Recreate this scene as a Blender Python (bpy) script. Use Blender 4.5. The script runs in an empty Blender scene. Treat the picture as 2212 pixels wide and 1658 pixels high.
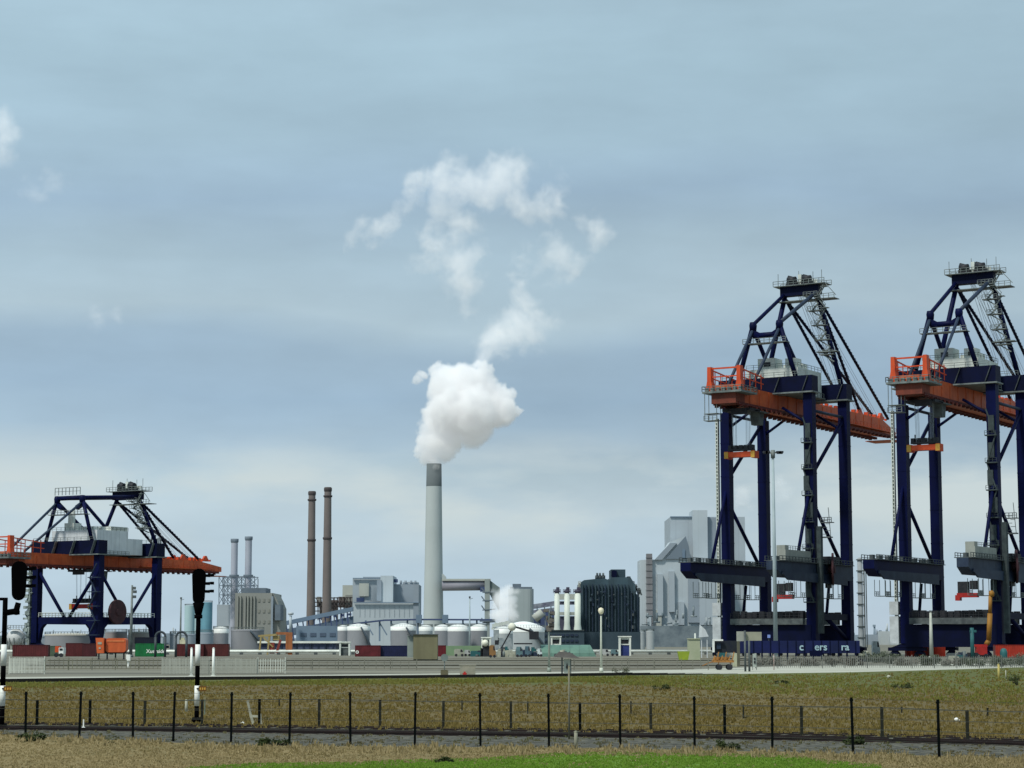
import bpy, math, random
from mathutils import Vector, Matrix
random.seed(7)
R = math.radians
scn = bpy.context.scene
COL = scn.collection
# ------------------------------------------------------------------ camera calibration
F, CU, CV, HZ, EYE = 4600.0, 1106.0, 829.5, 1385.0, 4.0
PITCH = math.atan((HZ - CV) / F)
cp, sp = math.cos(PITCH), math.sin(PITCH)
def ray(u, v):
    x = (u - CU) / F; z = (CV - v) / F
    return (x, cp - sp * z, sp + cp * z)
def P(u, v, D):
    "point at survey direction (u, v) and distance D along the view axis"
    x, y, z = ray(u, v); k = D / y
    return Vector((x * k, D, EYE + z * k))
def G(u, v, z0=0.0):
    x, y, z = ray(u, v); k = (z0 - EYE) / z
    return Vector((x * k, y * k, z0))
cam_d = bpy.data.cameras.new('camera'); cam = bpy.data.objects.new('camera', cam_d); COL.objects.link(cam)
cam.location = (0, 0, EYE); cam.rotation_euler = (R(90) + PITCH, 0, 0)
cam_d.sensor_width = 36; cam_d.lens = F / 2212 * 36; cam_d.clip_start = 1; cam_d.clip_end = 90000
scn.camera = cam
# ------------------------------------------------------------------ object helpers
def tag(o, label=None, cat=None, group=None, kind=None):
    if label: o['label'] = label
    if cat: o['category'] = cat
    if group: o['group'] = group
    if kind: o['kind'] = kind
    return o
def thing(name, label, cat, loc=(0, 0, 0), rz=0.0, group=None):
    o = bpy.data.objects.new(name, None); COL.objects.link(o)
    o.location = loc; o.rotation_euler = (0, 0, rz); o.empty_display_size = 1
    return tag(o, label, cat, group)
def kids(o): return [c for c in ALLKIDS.get(o.name, [])]
ALLKIDS = {}
def copy_tree(o, parent=None):
    c = o.copy(); COL.objects.link(c)
    if parent is not None:
        c.parent = parent; ALLKIDS.setdefault(parent.name, []).append(c)
    for ch in kids(o): copy_tree(ch, c)
    return c
class MB:
    def __init__(s): s.v = []; s.f = []; s.smooth = []
    def add(s, vs, fs, sm=False):
        n = len(s.v); s.v += [tuple(x) for x in vs]
        s.f += [tuple(i + n for i in f) for f in fs]; s.smooth += [sm] * len(fs); return s
    def box(s, x0, x1, y0, y1, z0, z1):
        return s.add([(x0,y0,z0),(x1,y0,z0),(x1,y1,z0),(x0,y1,z0),(x0,y0,z1),(x1,y0,z1),(x1,y1,z1),(x0,y1,z1)],
                     [(0,3,2,1),(4,5,6,7),(0,1,5,4),(1,2,6,5),(2,3,7,6),(3,0,4,7)])
    def cbox(s, c, d): return s.box(c[0]-d[0]/2,c[0]+d[0]/2,c[1]-d[1]/2,c[1]+d[1]/2,c[2]-d[2]/2,c[2]+d[2]/2)
    def hexa(s, bottom, top):
        "two quads, counter-clockwise seen from above"
        return s.add(list(bottom) + list(top), [(0,3,2,1),(4,5,6,7),(0,1,5,4),(1,2,6,5),(2,3,7,6),(3,0,4,7)])
    def beam(s, p, q, w, h=None, w2=None):
        h = h or w; p = Vector(p); q = Vector(q); d = (q - p)
        if d.length < 1e-6: return s
        d.normalize(); up = Vector((0, 0, 1)) if abs(d.z) < .95 else Vector((0, 1, 0))
        a = d.cross(up).normalized(); b = a.cross(d).normalized(); k = (w2 / w) if w2 else 1
        r = [(-.5,-.5),(.5,-.5),(.5,.5),(-.5,.5)]
        vs = [p + a*i*w + b*j*h for i, j in r] + [q + a*i*w*k + b*j*h*k for i, j in r]
        return s.add(vs, [(0,1,2,3),(7,6,5,4),(0,4,5,1),(1,5,6,2),(2,6,7,3),(3,7,4,0)])
    def tube(s, p, q, r, r2=None, n=10, caps=True):
        p = Vector(p); q = Vector(q); r2 = r if r2 is None else r2; d = (q - p)
        if d.length < 1e-6: return s
        d.normalize(); up = Vector((0, 0, 1)) if abs(d.z) < .95 else Vector((0, 1, 0))
        a = d.cross(up).normalized(); b = a.cross(d).normalized()
        vs = []
        for c, rr in ((p, r), (q, r2)):
            for i in range(n):
                t = 2*math.pi*i/n; vs.append(c + (a*math.cos(t) + b*math.sin(t))*rr)
        s.add(vs, [(i, (i+1) % n, n+(i+1) % n, n+i)[::-1] for i in range(n)], True)
        if caps:
            m = len(s.v) - 2*n
            s.f += [tuple(m+i for i in range(n)), tuple(m+n+i for i in range(n))[::-1]]; s.smooth += [False, False]
        return s
    def lathe(s, c, prof, n=32, caps=False):
        "prof: (radius, z) from the bottom up, around c"
        vs = []
        for r, z in prof:
            for i in range(n):
                t = 2*math.pi*i/n; vs.append((c[0]+r*math.cos(t), c[1]+r*math.sin(t), c[2]+z))
        fs = []
        for k in range(len(prof)-1):
            for i in range(n):
                j = (i+1) % n; fs.append((k*n+i, k*n+j, (k+1)*n+j, (k+1)*n+i))
        return s.add(vs, fs, True)
    def prism(s, poly, p0, ax, ay, az, depth):
        "polygon (a, b) in plane ax, ay at p0, extruded by depth along az"
        p0 = Vector(p0); ax = Vector(ax); ay = Vector(ay); az = Vector(az); n = len(poly)
        vs = [p0 + ax*a + ay*b for a, b in poly] + [p0 + ax*a + ay*b + az*depth for a, b in poly]
        return s.add(vs, [tuple(range(n)), tuple(range(n, 2*n))[::-1]] + [(i, n+i, n+(i+1) % n, (i+1) % n) for i in range(n)])
    def rail(s, p, q, h=1.1, step=3.0, r=.05):
        "handrail: posts, knee rail and top rail between p and q"
        p = Vector(p); q = Vector(q); L = (q-p).length; n = max(1, int(L/step)); up = Vector((0, 0, 1))
        for i in range(n+1):
            a = p.lerp(q, i/n); s.beam(a, a+up*h, r*2)
        s.beam(p+up*h, q+up*h, r*2); s.beam(p+up*h*.5, q+up*h*.5, r*1.6); return s
    def zigzag(s, p0, p1, w, n, r=.12, side=(1, 0, 0)):
        "stairs that turn back and forth between two ends"
        p0 = Vector(p0); p1 = Vector(p1); sd = Vector(side)
        for i in range(n):
            a = p0.lerp(p1, i/n) + sd*(w if i % 2 else 0); b = p0.lerp(p1, (i+1)/n) + sd*(0 if i % 2 else w)
            s.beam(a, b, r*2.4, r*2); s.beam(a+Vector((0,0,1)), b+Vector((0,0,1)), r)
            s.cbox(b, (1.6, 1.6, .15))
        return s
    def build(s, name, mat, parent=None, label=None, cat=None, group=None, kind=None):
        me = bpy.data.meshes.new(name); me.from_pydata(s.v, [], s.f); me.validate()
        if len(me.polygons) == len(s.smooth): me.polygons.foreach_set('use_smooth', s.smooth)
        me.update(); me.materials.append(mat)
        o = bpy.data.objects.new(name, me); COL.objects.link(o)
        if parent is not None:
            o.parent = parent; ALLKIDS.setdefault(parent.name, []).append(o)
            if not label: return o
        return tag(o, label, cat, group, kind)
# ------------------------------------------------------------------ materials
def nodes_of(name):
    m = bpy.data.materials.new(name); m.use_nodes = True; nt = m.node_tree
    b = nt.nodes.get('Principled BSDF'); return m, nt, b
def mat(name, c, c2=None, scale=.5, rough=.6, metal=0., stretch=(1, 1, 1), stripe=None, bump=0., lo=.35, hi=.65, spec=.3, streak=0.):
    m, nt, b = nodes_of(name); N = nt.nodes; Lk = nt.links
    b.inputs['Roughness'].default_value = rough; b.inputs['Metallic'].default_value = metal
    b.inputs['Specular IOR Level'].default_value = spec
    c2 = c2 or tuple(x*.72 for x in c)
    geo = N.new('ShaderNodeNewGeometry'); mp = N.new('ShaderNodeMapping'); mp.inputs['Scale'].default_value = stretch
    Lk.new(geo.outputs['Position'], mp.inputs['Vector'])
    nz = N.new('ShaderNodeTexNoise'); nz.inputs['Scale'].default_value = scale; nz.inputs['Detail'].default_value = 7; nz.inputs['Roughness'].default_value = .62
    Lk.new(mp.outputs[0], nz.inputs['Vector'])
    rp = N.new('ShaderNodeMapRange'); rp.inputs['From Min'].default_value = lo; rp.inputs['From Max'].default_value = hi
    Lk.new(nz.outputs['Fac'], rp.inputs['Value'])
    mx = N.new('ShaderNodeMix'); mx.data_type = 'RGBA'; mx.inputs['A'].default_value = (*c, 1); mx.inputs['B'].default_value = (*c2, 1)
    Lk.new(rp.outputs[0], mx.inputs['Factor']); out = mx.outputs['Result']
    if stripe:      # (period in metres, darkening, axis, duty)
        per, dk, axis = stripe[:3]; duty = stripe[3] if len(stripe) > 3 else .25
        sx = N.new('ShaderNodeSeparateXYZ'); Lk.new(geo.outputs['Position'], sx.inputs[0])
        md = N.new('ShaderNodeMath'); md.operation = 'DIVIDE'; md.inputs[1].default_value = per; Lk.new(sx.outputs[axis], md.inputs[0])
        fr = N.new('ShaderNodeMath'); fr.operation = 'FRACT'; Lk.new(md.outputs[0], fr.inputs[0])
        gt = N.new('ShaderNodeMath'); gt.operation = 'LESS_THAN'; gt.inputs[1].default_value = duty; Lk.new(fr.outputs[0], gt.inputs[0])
        sc = N.new('ShaderNodeMath'); sc.operation = 'MULTIPLY'; sc.inputs[1].default_value = 1-dk; Lk.new(gt.outputs[0], sc.inputs[0])
        m2 = N.new('ShaderNodeMix'); m2.data_type = 'RGBA'; Lk.new(sc.outputs[0], m2.inputs['Factor']); Lk.new(out, m2.inputs['A'])
        m2.inputs['B'].default_value = (*(x*.35 for x in c), 1); out = m2.outputs['Result']
    if streak:      # rain streaks and grime running down
        mp2 = N.new('ShaderNodeMapping'); mp2.inputs['Scale'].default_value = (1, 1, .06); Lk.new(geo.outputs['Position'], mp2.inputs['Vector'])
        n2 = N.new('ShaderNodeTexNoise'); n2.inputs['Scale'].default_value = scale*2.2; n2.inputs['Detail'].default_value = 5; Lk.new(mp2.outputs[0], n2.inputs['Vector'])
        r2 = N.new('ShaderNodeMapRange'); r2.inputs['From Min'].default_value = .45; r2.inputs['From Max'].default_value = .72; r2.inputs['To Max'].default_value = streak
        Lk.new(n2.outputs['Fac'], r2.inputs['Value'])
        m3 = N.new('ShaderNodeMix'); m3.data_type = 'RGBA'; Lk.new(r2.outputs[0], m3.inputs['Factor']); Lk.new(out, m3.inputs['A'])
        m3.inputs['B'].default_value = (*(x*.4 for x in c), 1); out = m3.outputs['Result']
    Lk.new(out, b.inputs['Base Color'])
    if bump:
        bp = N.new('ShaderNodeBump'); bp.inputs['Strength'].default_value = 1; bp.inputs['Distance'].default_value = bump
        Lk.new(nz.outputs['Fac'], bp.inputs['Height']); Lk.new(bp.outputs[0], b.inputs['Normal'])
    return m
def grassmat(name, cols, rough=.8):
    "leaf and blade material: colour differs blade by blade and in wide patches"
    m, nt, b = nodes_of(name); N = nt.nodes; Lk = nt.links
    b.inputs['Roughness'].default_value = rough; b.inputs['Specular IOR Level'].default_value = .15
    geo = N.new('ShaderNodeNewGeometry'); nz = N.new('ShaderNodeTexNoise'); nz.inputs['Scale'].default_value = .12; nz.inputs['Detail'].default_value = 5
    mp = N.new('ShaderNodeMapping'); mp.inputs['Scale'].default_value = (1, .5, 1); Lk.new(geo.outputs['Position'], mp.inputs['Vector']); Lk.new(mp.outputs[0], nz.inputs['Vector'])
    ad = N.new('ShaderNodeMath'); ad.operation = 'MULTIPLY_ADD'; ad.inputs[1].default_value = .45
    m1 = N.new('ShaderNodeMapRange'); m1.inputs['From Min'].default_value = .3; m1.inputs['From Max'].default_value = .7; m1.inputs['To Max'].default_value = .55
    Lk.new(nz.outputs['Fac'], m1.inputs['Value']); Lk.new(geo.outputs['Random Per Island'], ad.inputs[0]); Lk.new(m1.outputs[0], ad.inputs[2])
    cr = N.new('ShaderNodeValToRGB'); e = cr.color_ramp.elements
    e[0].position = 0; e[0].color = (*cols[0], 1); e[1].position = 1; e[1].color = (*cols[-1], 1)
    for i, c in enumerate(cols[1:-1]):
        x = e.new((i+1)/(len(cols)-1)); x.color = (*c, 1)
    Lk.new(ad.outputs[0], cr.inputs[0]); Lk.new(cr.outputs[0], b.inputs['Base Color']); return m
navy = mat('navy_paint', (.002, .005, .05), (.0016, .0038, .03), .25, .55, streak=.4, spec=.1)
navyd = mat('dark_navy_paint', (.0025, .005, .03), (.002, .004, .018), .3, .55, spec=.1)
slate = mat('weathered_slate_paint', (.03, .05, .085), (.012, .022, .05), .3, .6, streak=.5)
galv = mat('galvanised_steel', (.2, .23, .22), (.09, .11, .11), .6, .6)
galvd = mat('dull_grey_steel', (.11, .13, .13), (.05, .06, .065), .6, .7)
orange = mat('orange_boom_paint', (.62, .13, .036), (.42, .075, .025), .22, .55, streak=.55)
orangeb = mat('bright_orange_paint', (.66, .09, .022), (.5, .06, .018), .5, .5, streak=.3)
redp = mat('red_paint', (.42, .025, .02), (.26, .014, .012), .5, .5)
yellow = mat('yellow_paint', (.62, .36, .06), (.45, .24, .04), .5, .6)
housew = mat('pale_cladding', (.68, .72, .66), (.52, .57, .53), .35, .6, streak=.35)
houseg = mat('light_grey_cladding', (.66, .7, .71), (.56, .6, .62), .3, .6, stripe=(2.2, .8, 0, .1), streak=.25)
black = mat('black_enamel', (.0012, .0012, .0018), (.001, .001, .0014), 3, .8, spec=.02)
whitep = mat('white_paint', (.9, .92, .88), (.78, .8, .74), 2.0, .5, streak=.2)
darkm = mat('dark_machinery', (.012, .016, .022), (.03, .03, .035), 1.2, .6)
rope = mat('steel_rope', (.42, .48, .52), None, 1, .6)
reelm = mat('rusty_reel', (.075, .03, .035), (.04, .02, .025), .6, .8)
# ------------------------------------------------------------------ ship-to-shore cranes
ENDM = mat('end_frame_red', (.2, .045, .025), (.11, .03, .02), .4, .7, streak=.4)
def base_crane(name, label, loc, rz, q):
    """q: gauge, half (half leg spacing), zb (boom underside), leg width, apex height, back frame height ...
    local x = along the quay, y = along the boom (landside legs at y=0)"""
    c = thing(name, label, 'harbour crane', loc, rz, 'container cranes along the quay')
    g, h, zb, w = q['g'], q['h'], q['zb'], q['w']; k = q['k']
    zt = zb + q.get('bh', 4.6)*k; zx = zt + 4.3*k            # boom top, cross beam top
    tip, tail = q['tip'], q['tail']
    # legs
    for sx in (-1, 1):
        for y in (0, g):
            m = MB(); x = sx*h
            m.box(x-w/2, x+w/2, y-w/2, y+w/2, q['leg0'], zb+.2*k if sx < 0 else zt+.05)
            for z in range(12, int(zb), 9): m.box(x-w/2-.06, x+w/2+.06, y-w/2-.06, y+w/2+.06, z, z+.25)   # flange bands
            if sx < 0: m.box(x-w/2+.5, x+w/2-.5, y-w/2+.5, y+w/2-.5, zb+.2*k, zt+.05)
            l = m.build('leg', navy, c)
    # cross beams over the boom
    for y, mm in ((0, navyd), (g, navyd)):
        m = MB(); m.box(-h-w/2, h+w/2+.4, y-2*k, y+2*k, zt+.1, zx)
        b = m.build('cross_beam', mm, c)
        r = MB()
        for x in (-h*.25, h*.35, h+.2): r = MB(); r.beam((x-1.2*k, y-2.06*k, zt+.2), (x+.4*k, y-2.06*k, zx-.1), q.get('stw', .9)*k, .12); r.build('stiffener', galv if q.get('stw') else galvd, b)
        r = MB(); r.rail((-h, y-2.2*k, zx), (h, y-2.2*k, zx), 1.2, 3, .06); r.box(-h-w/2-.7, h+w/2+.9, y-2.6*k, y+2.4*k, zt-.35, zt+.02)
        r.build('walkway', galv, b)
    # boom
    m = MB(); bw = 2.7*k
    m.box(-bw, bw, tail, tip-14*k, zb, zt)
    m.hexa([(-bw,tip-14*k,zb),(bw,tip-14*k,zb),(bw*.6,tip,zb+.2),(-bw*.6,tip,zb+.2)], [(-bw,tip-14*k,zt),(bw,tip-14*k,zt),(bw*.6,tip,zb+1.8*k),(-bw*.6,tip,zb+1.8*k)])
    for y in range(int(tail)+3, int(tip-15*k), 6): m.box(-bw-.12, bw+.12, y, y+.3, zb+.2, zt-.1)
    boom = m.build('boom', orange, c)
    m = MB()
    for sx in (-1, 1):
        m.box(sx*(bw+.5)-.45, sx*(bw+.5)+.45, tail+1, tip-4, zb-.55*k, zb+.15)
        for y in range(int(tail)+2, int(tip-5), 3): m.box(sx*(bw+.8)-.5, sx*(bw+.8)+.5, y, y+.5, zb-1.0*k, zb-.4*k)
    m.build('trolley_rail', mat(name+'_rail_red', (.13, .022, .018), (.06, .015, .012), .8, .7), boom)
    m = MB(); wx = bw+1.5*k
    for sx in (-1, 1):
        for y0 in ((int(g+4), tip-6),):
            m.rail((sx*wx, y0[0], zb+.9), (sx*wx, y0[1], zb+.9), 1.2, 2.5, .06); m.box(min(sx*bw, sx*wx), max(sx*bw, sx*wx), y0[0], y0[1], zb+.7, zb+.85)
    m.box(-bw*1.7, bw*1.7, tip-9, tip-1, zb-1.5*k, zb-1.3*k)
    m.build('boom_walkway', orange, boom)
    m = MB(); rnd = random.Random(3)
    for i in range(16):
        y = g+8+i*(tip-g-14)/16; s = rnd.uniform(.5, 1.2)*k
        m.box(-bw*.8, -bw*.8+s*1.4, y, y+s*1.5, zt-.05, zt+s); m.box(bw*.5, bw*.5+s, y+.8, y+.8+s, zt-.05, zt+s*.9)
    for f in (.55, .8):
        y = g+(tip-g)*f
        for sx in (-1, 1): m.hexa([(sx*2*k-.4,y-2,zt-.1),(sx*2*k+.4,y-2,zt-.1),(sx*2*k+.4,y+2,zt-.1),(sx*2*k-.4,y+2,zt-.1)], [(sx*2*k-.4,y-.5,zt+1.8*k),(sx*2*k+.4,y-.5,zt+1.8*k),(sx*2*k+.4,y+.5,zt+1.8*k),(sx*2*k-.4,y+.5,zt+1.8*k)])
    m.build('sheave_block', orangeb, boom)
    # end platform at the landside tail
    m = MB(); e = 5.6*k; rz0 = zt-.2
    m.box(-e, e, tail-1.5*k, tail+8*k, zt-2.2*k, zt-1.7*k)
    for yy in (tail-1.5*k, tail+8*k): m.rail((-e, yy, zt-1.7*k), (e, yy, zt-1.7*k), 1.3*k, 1.8, .07)
    for xx in (-e, e): m.rail((xx, tail-1.5*k, zt-1.7*k), (xx, tail+8*k, zt-1.7*k), 1.3*k, 1.8, .07)
    for i in range(7): m.cbox((-e+1+i*1.6*k, tail-.6*k, zt-1.2*k), (.9*k, .8*k, 1.0*k))
    pl = m.build('end_platform', galv, c)
    m = MB()
    m.box(-e*.62, e*.62, tail-.4*k, tail+5*k, zb-.3*k, zt-2.2*k)
    m.build('end_frame', ENDM, pl)
    m = MB()
    for sx in (-1, 1):
        for x0, x1, z0, z1 in ((.75, .4, rz0-1.6*k, rz0+1.2*k), (.38, .34, rz0+1.2*k, rz0+5*k)):
            X = sx*4.2*k
            m.hexa([(X-x0*k*1.5,tail-.2*k,z0),(X+x0*k*1.5,tail-.2*k,z0),(X+x0*k*1.5,tail+1.6*k,z0),(X-x0*k*1.5,tail+1.6*k,z0)],
                   [(X-x1*k*1.5,tail-.2*k,z1),(X+x1*k*1.5,tail-.2*k,z1),(X+x1*k*1.5,tail+1.6*k,z1),(X-x1*k*1.5,tail+1.6*k,z1)])
        m.beam((sx*4.2*k, tail+.6*k, rz0+4.4*k), (sx*4.2*k, tail+15*k, rz0+3.2*k), .3*k); m.beam((sx*4.2*k, tail+.6*k, rz0+2.2*k), (sx*4.2*k, tail+15*k, rz0+1.5*k), .25*k)
        for j in range(1, 5): m.beam((sx*4.2*k, tail+j*3.4*k, rz0), (sx*4.2*k, tail+j*3.4*k, rz0+4*k), .2*k)
    m.beam((-4.2*k, tail+.6*k, rz0+4.6*k), (4.2*k, tail+.6*k, rz0+4.6*k), .4*k); m.beam((-4.2*k, tail+.6*k, rz0+2.4*k), (4.2*k, tail+.6*k, rz0+2.4*k), .3*k)
    m.build('buffer_frame', orangeb, pl)
    m = MB()
    for dx in (0, 3.4): 
        for dy in (0, 2.4): m.beam((-e+dx, tail+dy, zb-4.6*k), (-e+dx, tail+dy, zt-2.2*k), .14)
    for z in (zb-4.6*k, zb-2.8*k): m.box(-e-.2, -e+3.6, tail-.2, tail+2.6, z, z+.15)
    m.rail((-e-.2, tail-.2, zb-4.5*k), (-e+3.6, tail-.2, zb-4.5*k), 1.2, 1, .06)
    m.build('service_cage', galv, pl)
    # machinery house
    hy0, hy1, hx, hz = q['house']
    m = MB(); m.box(-hx, hx, hy0, hy1, zt+.3, hz)
    mh = m.build('machinery_house', q['hmat'], c)
    m = MB(); m.rail((-hx, hy0, hz), (hx, hy0, hz), 1.2, 2, .05); m.rail((hx, hy0, hz), (hx, hy1, hz), 1.2, 2, .05)
    m.box(-hx-.8, hx+.8, hy0-.8, hy1+.8, zt+.05, zt+.32); m.rail((hx+.7, hy0, zt+.3), (hx+.7, hy1, zt+.3), 1.2, 2, .06)
    m.build('handrail', galv, mh)
    for i, (x0, x1, y0, y1, dz) in enumerate(q['roofboxes']):
        m = MB(); m.box(x0, x1, y0, y1, hz+.01, hz+dz); rb = m.build('roof_unit', housew, mh)
        m = MB(); m.box(x0+(x1-x0)*.35, x0+(x1-x0)*.75, y0-.06, y0+.2, hz+dz*.25, hz+dz*.65); m.build('louvre', darkm, rb)
    # apex
    az, ax = q['az'], q['ax']
    m = MB(); m.box(-ax-.9*k, ax+.9*k, g-1.3*k, g+1.3*k, az-2.6*k, az)
    ap = m.build('apex_beam', navyd, c)
    m = MB(); m.box(-ax-2.4*k, ax+3.2*k, g-2.6*k, g+2.6*k, az+.02, az+.22)
    for yy in (g-2.6*k, g+2.6*k): m.rail((-ax-2.4*k, yy, az+.2), (ax+3.2*k, yy, az+.2), 1.3*k, 1.5, .07)
    m.box(-ax-1.6*k, ax+5.8*k, g-1.9*k, g+1.9*k, az-4.3*k, az-4.1*k); m.rail((ax+1*k, g-1.9*k, az-4.1*k), (ax+5.8*k, g-1.9*k, az-4.1*k), 1.2*k, 1.2, .07)
    m.beam((ax+3*k, g-2*k, az+.3), (ax+6.4*k, g-2*k, az-3.6*k), .16); m.zigzag((ax+1.4*k, g-2.2*k, az-10*k), (ax+.8*k, g-2.2*k, az-1*k), 2.2*k, 3, .14)
    for x in (-ax-2*k, -.6*k, ax-1.2*k, ax+1.4*k): m.beam((x, g, az), (x, g, az+rnd.uniform(3.2, 4.6)*k), .12)
    m.build('apex_platform', galv, ap)
    for x in (-ax*.5, ax*.42):
        m = MB(); m.tube((x-.25*ax, g-.6*k, az+1.9*k), (x+.25*ax, g-.6*k, az+1.9*k), 0.95*k, n=14); m.box(x-.32*ax, x+.32*ax, g-1*k, g+1*k, az+.1, az+1.4*k)
        m.tube((x-.3*ax, g+.2*k, az+3.1*k), (x-.05*ax, g+.2*k, az+2.7*k), .4*k, n=12)
        m.build('sheave', darkm, ap)
    m = MB(); m.box(-.5*k, .5*k, g-.8*k, g+.8*k, az+1.2*k, az+3.3*k); m.box(-ax*.9, ax*.9, g+1.2*k, g+1.5*k, az+.9*k, az+1.9*k); m.build('equipment_box', housew, ap)
    # a-frame
    fr = MB(); lr = q['fr']
    for sx in (-1, 1):
        m = MB(); m.tube((sx*(h-.6*k), g, zx-.1), (sx*ax, g, az-2.5*k), lr, n=12); m.build('mast_leg', navy, c)
    bz, bx = q['bz'], q['bx']
    m = MB()
    for sx in (-1, 1):
        m.tube((sx*q['bfoot'], 0, zx-.1), (sx*bx, 0, bz), lr*.95, n=12)
        m.lathe((sx*bx, 0, bz-1.8*k), [(.01, 0), (.9*k, .2), (1.05*k, 1.6*k), (.85*k, 2.5*k), (.01, 2.6*k)], 12)
        m.beam((sx*bx, 0, bz-2*k), (sx*(bx-2.2*k), 0, bz-3.2*k), 1.3*k)
        if q.get('vstrut', 1): m.tube((sx*bx, 0, bz-1*k), (sx*4.5*k, g-3.5*k, zt+.3), lr*.85, n=12)
    m.tube((-bx, 0, bz-(0 if q.get('topbar') else 3*k)), (bx, 0, bz-(0 if q.get('topbar') else 3*k)), .75*k, n=10)
    bf = m.build('back_frame', navy, c)
    m = MB(); m.box(-bx-2.4*k, bx+2.4*k, -1.6*k, 1.2*k, bz-5.4*k, bz-5.2*k); m.rail((-bx-2.4*k, -1.6*k, bz-5.2*k), (bx+2.4*k, -1.6*k, bz-5.2*k), 1.2*k, 1.5, .07)
    if q.get('toprail'): m.rail((-bx, -1.2, bz+1), (bx, -1.2, bz+1), 2.6, 1.6, .09)
    m.build('back_walkway', galv, bf)
    for sx in (-1, 1):
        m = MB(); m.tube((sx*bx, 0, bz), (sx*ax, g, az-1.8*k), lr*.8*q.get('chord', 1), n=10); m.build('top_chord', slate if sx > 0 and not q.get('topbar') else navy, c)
        m = MB(); m.tube((sx*bx, -.4, bz-1.6*k), (sx*3.6*k, q['bstay'], zt+.2), .42*k, n=8); m.build('backstay', slate, c)
        for f in q['fstay']:
            m = MB(); a = Vector((sx*ax, g, az-3*k)); b = Vector((sx*2*k, f, zt+.6*k)); m.tube(a, b, .42*k, n=8)
            n = int((b-a).length/1.6)
            for i in range(n): p = a.lerp(b, i/n); m.cbox(p+Vector((0,0,.1)), (.7*k, .9*k, .5*k))
            m.build('forestay', navyd, c)
    m = MB()
    for i, f in enumerate(q['ropes']):
        for x in (-1.6*k, -.8*k, .8*k, 1.6*k): m.tube((x, g, az-.5), (x*.7, f+abs(x)*.3, zt+.5), .055*k, n=4, caps=False)
    m.build('hoist_rope', rope, c)
    # stairs up the near mast leg
    m = MB(); a = Vector((h-.6*k, g-1.6*k, zx)); b = Vector((ax, g-1.6*k, az-3.2*k)); nz = 9
    for i in range(nz):
        p = a.lerp(b, .25+i*.74/nz); p2 = a.lerp(b, .25+(i+1)*.74/nz); off = Vector((-2.0*k, -.6, 0)); oo = Vector((.6*k, -.6, 0))
        m.beam(p+(off if i % 2 else oo), p2+(oo if i % 2 else off), .55*k, .3); m.beam(p+(off if i % 2 else oo)+Vector((0,0,1.1)), p2+(oo if i % 2 else off)+Vector((0,0,1.1)), .1)
        if i % 2 == 0:
            m.box(p2.x-2.9*k, p2.x+1.3*k, p2.y-1.6, p2.y+.4, p2.z-.1, p2.z+.1); m.rail((p2.x-2.9*k, p2.y-1.6, p2.z+.1), (p2.x+1.3*k, p2.y-1.6, p2.z+.1), 1.1, 1, .06)
    p = a.lerp(b, .36); m.box(p.x-3.4*k, p.x+2.6*k, p.y-2, p.y+.6, p.z-.1, p.z+.15)
    m.build('mast_stair', galv, c)
    # trolley, cab, spreader
    ty, sz, sw = q['spr']
    m = MB(); m.box(-4*k, 4*k, ty-3*k, ty+3*k, zb-1.6*k, zb-.9*k); m.box(-1*k, 3.2*k, ty-4*k, ty-3*k, zb-2.6*k, zb-1*k)
    tr = m.build('trolley', darkm, c)
    m = MB(); y = ty+7*k; m.hexa([(.2*k,y-1.3*k,zb-4.6*k),(2.6*k,y-1.3*k,zb-4.6*k),(2.6*k,y+1*k,zb-4.6*k),(.2*k,y+1*k,zb-4.6*k)], [(0,y-1.7*k,zb-1.4*k),(2.8*k,y-1.7*k,zb-1.4*k),(2.8*k,y+1.2*k,zb-1.4*k),(0,y+1.2*k,zb-1.4*k)]); m.box(-1*k, 4*k, ty, y+2*k, zb-1.45*k, zb-1.2*k)
    m.build('operator_cab', galvd, tr)
    m = MB()
    for x in (-2.2, -1.9, 1.9, 2.2):
        for dy in (-1, 1): m.tube((x*k, ty+dy*k, zb-1.5*k), (x*k*.9, ty+dy*k*.8, sz+1.9*k), .05*k, n=4, caps=False)
    m.build('hoist_rope', rope, tr)
    m = MB(); m.box(-sw/2, sw/2, ty-1.2*k, ty+1.2*k, sz-.9*k, sz+.45*k)
    for sx in (-1, 1): m.box(sx*sw/2-.5*k, sx*sw/2+.5*k, ty-1.4*k, ty+1.4*k, sz-1.25*k, sz+.6*k)
    s1 = m.build('spreader', q['sprm'], c)
    m = MB(); m.box(-sw*.45, sw*.45, ty-1.1*k, ty+1.1*k, sz+.8*k, sz+1.2*k)
    for i in range(5): m.cbox((-sw*.4+i*sw*.2, ty, sz+1.7*k), (.9*k, 1.6*k, 1.1*k))
    for sx in (-1, 1): m.beam((sx*sw*.34, ty, sz+1*k), (sx*sw*.34, ty, sz+3.2*k), .25*k)
    m.build('head_block', darkm, s1)
    for sx in (-1, 1): m = MB(); m.box(sx*sw/2-.55*k, sx*sw/2+.55*k, ty-1.45*k, ty-1.2*k, sz-1.2*k, sz+.5*k); m.build('corner_flipper', yellow, s1)
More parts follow.
